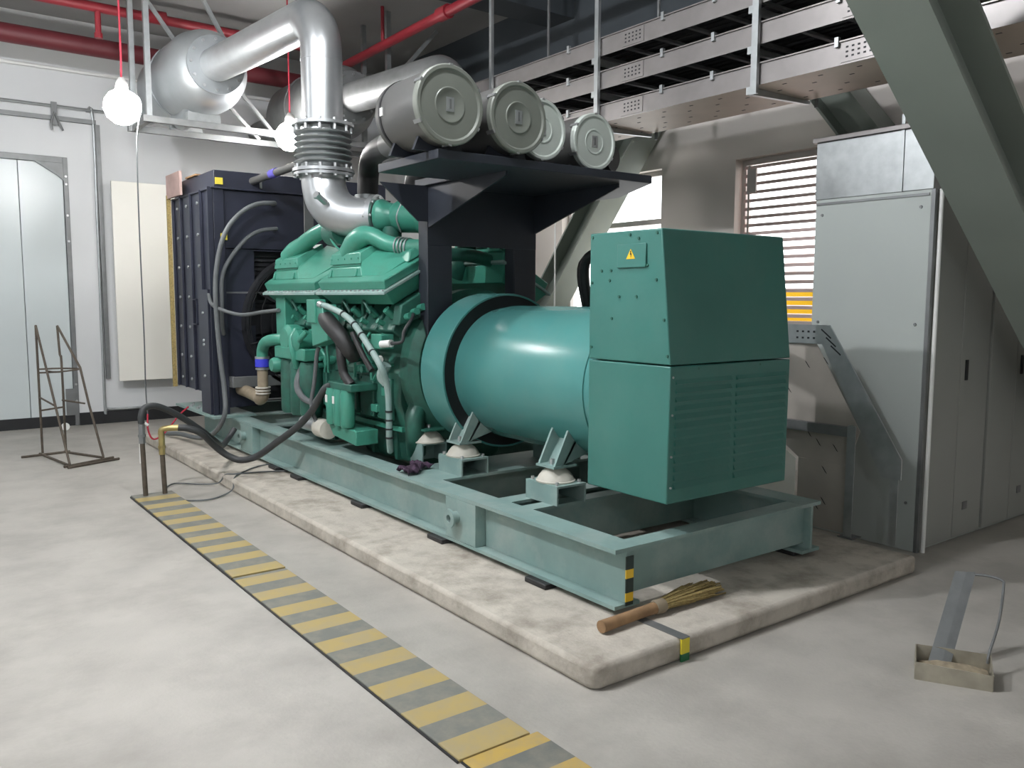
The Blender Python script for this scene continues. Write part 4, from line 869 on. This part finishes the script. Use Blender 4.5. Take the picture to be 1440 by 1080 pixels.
MB().prism([(4.72, 3.22, .52), (4.72, 3.95, .95), (4.72, 3.95, .1), (4.72, 3.22, .1)], (.006, 0, 0)).build('lower_panel', K['cream'], t)
MB().box(4.66, 4.70, 2.80, 3.95, .715, .775).build('strut', K['galvd'], t)
MB().box(4.64, 4.69, 2.81, 2.815, .1, .79).box(4.64, 4.645, 2.76, 2.81, .1, .79).build('leg', K['galv'], t)
MB().box(4.72, 4.77, 2.57, 2.575, .0995, .50).box(4.72, 4.725, 2.525, 2.57, .0995, .50).build('leg', K['galv'], t)
MB().box(4.62, 4.72, 2.74, 2.84, .1002, .106).build('foot', K['galvd'], t)

# ------------------------------------------------------------------ small things on the floor
b = MB(); nseg = 8
br = thing('broom', 'straw broom lying on the plinth against the striped rail corner', 'broom', (2.75, 2.56, .1))
MB().tube([(2.42, 2.585, .132), (2.55, 2.59, .134), (2.70, 2.595, .136), (2.80, 2.597, .137)], .026, 14, 4, [.028, .026, .026, .028]).build('handle', K['wood'], br)
bb = MB()
for i in range(150):
    a = rnd.uniform(0, 2 * PI); r0 = .024 * math.sqrt(rnd.random()); sp = rnd.uniform(.3, 1)
    x1 = 3.05 + rnd.uniform(-.08, .22)
    z0 = .136 + math.sin(a) * r0
    p0 = V(2.74, 2.597 + math.cos(a) * r0, z0); p2 = V(x1, 2.615 + math.cos(a) * .085 * sp + .02, max(.104, .132 + math.sin(a) * .036 * sp))
    bb.tube([p0, (p0 + p2) / 2 + V(0, 0, .004), p2], .0035, 5, 2)
o = bb.build('straw', K['straw'], br); o['kind'] = 'stuff'
MB().lathe([(0, .03), (.01, .034), (.05, .036), (.06, .033)], (2.76, 2.597, .137), (1, .02, 0), 18).build('binding', K['brownpipe'], br)
es = thing('marked_strip', 'flat strip crossing the plinth edge with a yellow and green mark', 'strip', (2.68, 2.34, 0))
MB().box(2.655, 2.705, 2.333, 2.62, .1005, .105).build('strip', K['galvd'], es)
MB().box(2.655, 2.705, 2.333, 2.342, .0, .1005).build('drop', K['gy'], es)

dp = thing('dustpan', 'dusty tin dustpan with a tall folded handle standing on the floor at lower right', 'dustpan', (3.55, 1.6, 0))
f0, f1, k0, k1 = V(3.31, 1.656, 0), V(3.446, 1.416, 0), V(3.46, 1.735, 0), V(3.60, 1.495, 0)
up = V(0, 0, 1)
b = MB(); th = V(0, 0, .004)
b.add([f0, f1, k1, k0, f0 + th, f1 + th, k1 + th, k0 + th], [(0, 3, 2, 1), (4, 5, 6, 7), (0, 1, 5, 4), (1, 2, 6, 5), (2, 3, 7, 6), (3, 0, 4, 7)])
def wallp(b, p, q, hp, hq, t=.004):
    nn = (q - p).cross(up).normalized() * t
    b.add([p, q, q + up * hq, p + up * hp, p + nn, q + nn, q + nn + up * hq, p + nn + up * hp], [(0, 1, 2, 3), (7, 6, 5, 4), (0, 4, 5, 1), (1, 5, 6, 2), (2, 6, 7, 3), (3, 7, 4, 0)])
wallp(b, f0, f1, .075, .065); wallp(b, k0, f0, .085, .075); wallp(b, f1, k1, .065, .085); wallp(b, k1, k0, .085, .085)
b.build('scoop', K['dust'], dp)
pa = f0 * .42 + f1 * .58; top = V(3.76, 1.70, .345); base = V(3.44, 1.60, .015)
hb = MB()
def strip(hb, p, q, wv, t=.003):
    nn = (q - p).cross(wv).normalized() * t
    hb.add([p - wv, p + wv, q + wv, q - wv, p - wv + nn, p + wv + nn, q + wv + nn, q - wv + nn], [(0, 1, 2, 3), (7, 6, 5, 4), (0, 4, 5, 1), (1, 5, 6, 2), (2, 6, 7, 3), (3, 7, 4, 0)])
hq = [(V(3.41, 1.665, .01), V(3.772, 1.735, .345)), (V(3.442, 1.625, .01), V(3.80, 1.70, .345)), (V(3.474, 1.60, .01), V(3.83, 1.672, .345))]
for (p, q), (p2, q2) in zip(hq[:-1], hq[1:]):
    nn = (q - p).cross(p2 - p).normalized() * .003
    hb.add([p, p2, q2, q, p + nn, p2 + nn, q2 + nn, q + nn], [(0, 1, 2, 3), (7, 6, 5, 4), (0, 4, 5, 1), (1, 5, 6, 2), (2, 6, 7, 3), (3, 7, 4, 0)])
hb.build('folded_handle', K['galv'], dp)
MB().tube([(3.82, 1.68, .335), (3.85, 1.63, .335), (3.87, 1.58, .325), (3.855, 1.565, .30), (3.72, 1.52, .19), (3.60, 1.50, .09), (3.585, 1.498, .05)], .006, 8).build('handle_rod', K['galvd'], dp)

dg = MB(); gx = 12
for j in range(gx):
    for i in range(gx):
        u, v = .04 + .92 * i / (gx - 1), .04 + .92 * j / (gx - 1)
        p = f0 * (1 - u) * (1 - v) + f1 * u * (1 - v) + k1 * u * v + k0 * (1 - u) * v
        p.z = .012 + .042 * math.sin(PI * v) * math.sin(PI * (.15 + .7 * u)) + rnd.uniform(0, .008); dg.v.append(p)
dg.f = [(j * gx + i, j * gx + i + 1, (j + 1) * gx + i + 1, (j + 1) * gx + i) for j in range(gx - 1) for i in range(gx - 1)]
dg = dg.build('sweepings', mat('grey_dirt', (150, 138, 116), .95, 0, .25, 30, .5, 60)); tag(dg, 'heap of dusty sweepings lying in the tin dustpan', 'dirt', None, 'stuff')

rk = thing('rebar_stand', 'thin rusty rebar stand on the floor before the white door', 'stand', (1.4, 8.9, 0))
r = .011
a_t, a_b, b_t, b_b = V(1.18, 9.28, 1.27), V(1.18, 9.27, .02), V(1.365, 9.28, 1.265), V(1.385, 9.27, .02)
s1, s2 = V(1.29, 8.46, .02), V(1.62, 8.72, .02)
MB().cyl(a_b, a_t, r, n=8).build('upright', K['rust'], rk)
MB().tube([b_b, (1.385, 9.27, .9), (1.375, 9.275, .98), b_t], r, 8, 4).build('upright', K['rust'], rk)
MB().cyl(s1, a_t, r, n=8).build('slanted_leg', K['rust'], rk)
m = b_t + (s2 - b_t) * .36 + V(.06, 0, .04)
MB().tube([b_t, m, b_t + (s2 - b_t) * .62 + V(.03, 0, .02), s2], r, 8, 1).build('slanted_leg', K['rust'], rk)
def on(p, q, z): t_ = (z - p.z) / (q.z - p.z); return p + (q - p) * t_
for z in (.845, .81):
    e = on(a_t, s1, z); MB().tube([on(a_b, a_t, z), on(b_b, b_t, z) , m + V(0, 0, z - m.z) * 1, e + V(.1, .1, -.02), e], .008, 8, 3).build('ring_rod', K['rust'], rk) if z == .845 else MB().cyl(on(a_b, a_t, z), on(b_b, b_t, z), .008, n=8).build('rung', K['rust'], rk)
MB().cyl(on(a_b, a_t, .57), on(a_t, s1, .53), .009, n=8).build('rung', K['rust'], rk)
MB().cyl(on(a_b, a_t, .44), on(b_b, b_t, .46), .009, n=8).build('rung', K['rust'], rk)
MB().cyl(on(b_b, b_t, .53), on(b_t, s2, .52), .009, n=8).build('rung', K['rust'], rk)
for p, q in (((.99, 9.20, .011), (1.42, 9.27, .011)), ((1.16, 9.30, .012), (1.30, 8.42, .012)), ((1.24, 8.44, .012), (1.70, 8.68, .012)), ((1.26, 8.38, .012), (1.73, 8.58, .012)), ((1.37, 9.28, .012), (1.62, 8.72, .012))):
    MB().cyl(p, q, .012, n=8).build('floor_rod', K['rust'], rk)
tag(MB().lathe([(0, .045), (.012, .045), (.012, .03)], (1.62, 10.8, .05), (0, -1, .2), 20).build('floor_disc', K['white'], at=(1.62, 10.8, .0)), 'small round white disc on the floor by the skirting near the rebar stand', 'disc')

# black cables behind the alternator housing
pc = thing('power_cables', 'black cables drooping behind the square alternator housing', 'cables', (3.85, 3.9, 1.2))
for k in range(4):
    MB().tube([(3.56 + .05 * k, 3.33, 1.72), (3.62 + .05 * k, 3.6, 1.79), (3.70 + .03 * k, 4.0, 1.84), (3.74 + .02 * k, 4.2 + .03 * k, 1.78), (3.82 + .02 * k, 4.25 + .03 * k, 1.5), (3.92 + .01 * k, 4.2 + .03 * k, 1.2), (3.93, 4.12 + .03 * k, .9), (3.91, 4.02 + .03 * k, .425)], .032, 10).build('cable', K['cable'], pc)
MB().cyl((3.68, 3.25, 1.75), (3.68, 3.36, 1.75), .11, n=20).build('cable_gland', K['black'], pc)
tag(MB().cyl((5.55, 6.7, 1.2), (5.55, 6.7, 3.12), .008, n=8).cyl((5.55, 6.7, 3.10), (5.55, 6.7, 3.72), .004, n=6).build('hanging_rod', K['white']), 'thin pale rod hanging in front of the window behind the alternator', 'rod')

# ------------------------------------------------------------------ lamps
def bulb(x, y, z, label):
    t = thing('hanging_bulb', label, 'lamp', (x, y, z - .17), 'bare hanging bulbs')
    MB().lathe([(0, .001), (.014, .06), (.06, .12), (.13, .15), (.20, .14), (.26, .10), (.29, .05)], (x, y, z - .16), (0, 0, 1), 20).build('lamp_glass', K['bulb'], t)
    MB().lathe([(0, .05), (.02, .055), (.08, .045), (.12, .02)], (x, y, z + .11), (0, 0, 1), 16).build('socket', K['white'], t)
    return t
bulb_left = t = bulb(1.72, 7.8, 3.15, 'bright bare bulb hanging beside the silver silencer at the left')
MB().tube([(1.72, 7.8, 3.36), (1.725, 7.8, 3.7), (1.72, 7.8, ZC)], .008, 8).build('cord', K['redcord'], t)
t = bulb(3.5, 8.55, 3.22, 'bright bare bulb glowing behind the exhaust bellows')
MB().tube([(3.5, 8.55, 3.43), (3.5, 8.55, ZC)], .008, 8).build('cord', K['redcord'], t)
MB().tube([(1.74, 7.8, 3.30), (1.87, 7.8, 3.2), (1.84, 7.86, 2.9), (1.85, 7.95, 2.2), (1.90, 8.15, 1.2), (1.93, 8.3, .7), (1.95, 8.35, .45)], .006, 8).build('pull_cord', K['hose'], bulb_left)
tag(MB().tube([(1.95, 8.35, .45), (1.95, 8.36, .3), (2.0, 8.38, .2), (2.12, 8.45, .24), (2.3, 8.6, .38), (2.42, 8.7, .445)], .008, 8).build('red_cord', K['redcord']), 'thin red cord by the plinth behind the floor pipes', 'cord')

def lamp(name, loc, power, col=(248, 250, 255), rad=.07):
    l = bpy.data.lights.new(name, 'POINT'); l.energy = power; l.color = rgb(col)[:3]; l.shadow_soft_size = rad
    o = bpy.data.objects.new(name, l); C.objects.link(o); o.location = loc; return o
lamp('unseen_light', (1.75, 3.35, 4.35), 210)
lamp('unseen_light', (-.6, 4.2, 4.4), 520)
lamp('unseen_light', (-2.2, 7.6, 4.3), 60)  # added fill from the left, no fixture known there
lamp('unseen_light', (-1.6, -2.6, 3.3), 95, rad=.15)  # added fill behind the camera to lift walls and end faces

# daylight through the windows
wd = bpy.data.worlds.new('sky'); bpy.context.scene.world = wd; wd.use_nodes = True
bg = wd.node_tree.nodes['Background']; bg.inputs['Color'].default_value = (1, .98, .98, 1); bg.inputs['Strength'].default_value = 4.0
for y0, y1, z0, z1 in (W1, W2):
    l = bpy.data.lights.new('window_portal', 'AREA'); l.shape = 'RECTANGLE'; l.size = z1 - z0; l.size_y = y1 - y0; l.cycles.is_portal = True
    o = bpy.data.objects.new('window_portal', l); C.objects.link(o); o.location = (XW + .22, (y0 + y1) / 2, (z0 + z1) / 2); o.rotation_euler = (0, PI / 2, 0)

sc = bpy.context.scene
sc.view_settings.view_transform = 'Standard'; sc.view_settings.look = 'None'; sc.view_settings.gamma = 1; sc.view_settings.use_curve_mapping = False
sc.view_settings.exposure = 0.08
sc.cycles.use_denoising = True; sc.cycles.max_bounces = 8; sc.cycles.diffuse_bounces = 5
sc.cycles.sample_clamp_indirect = 8
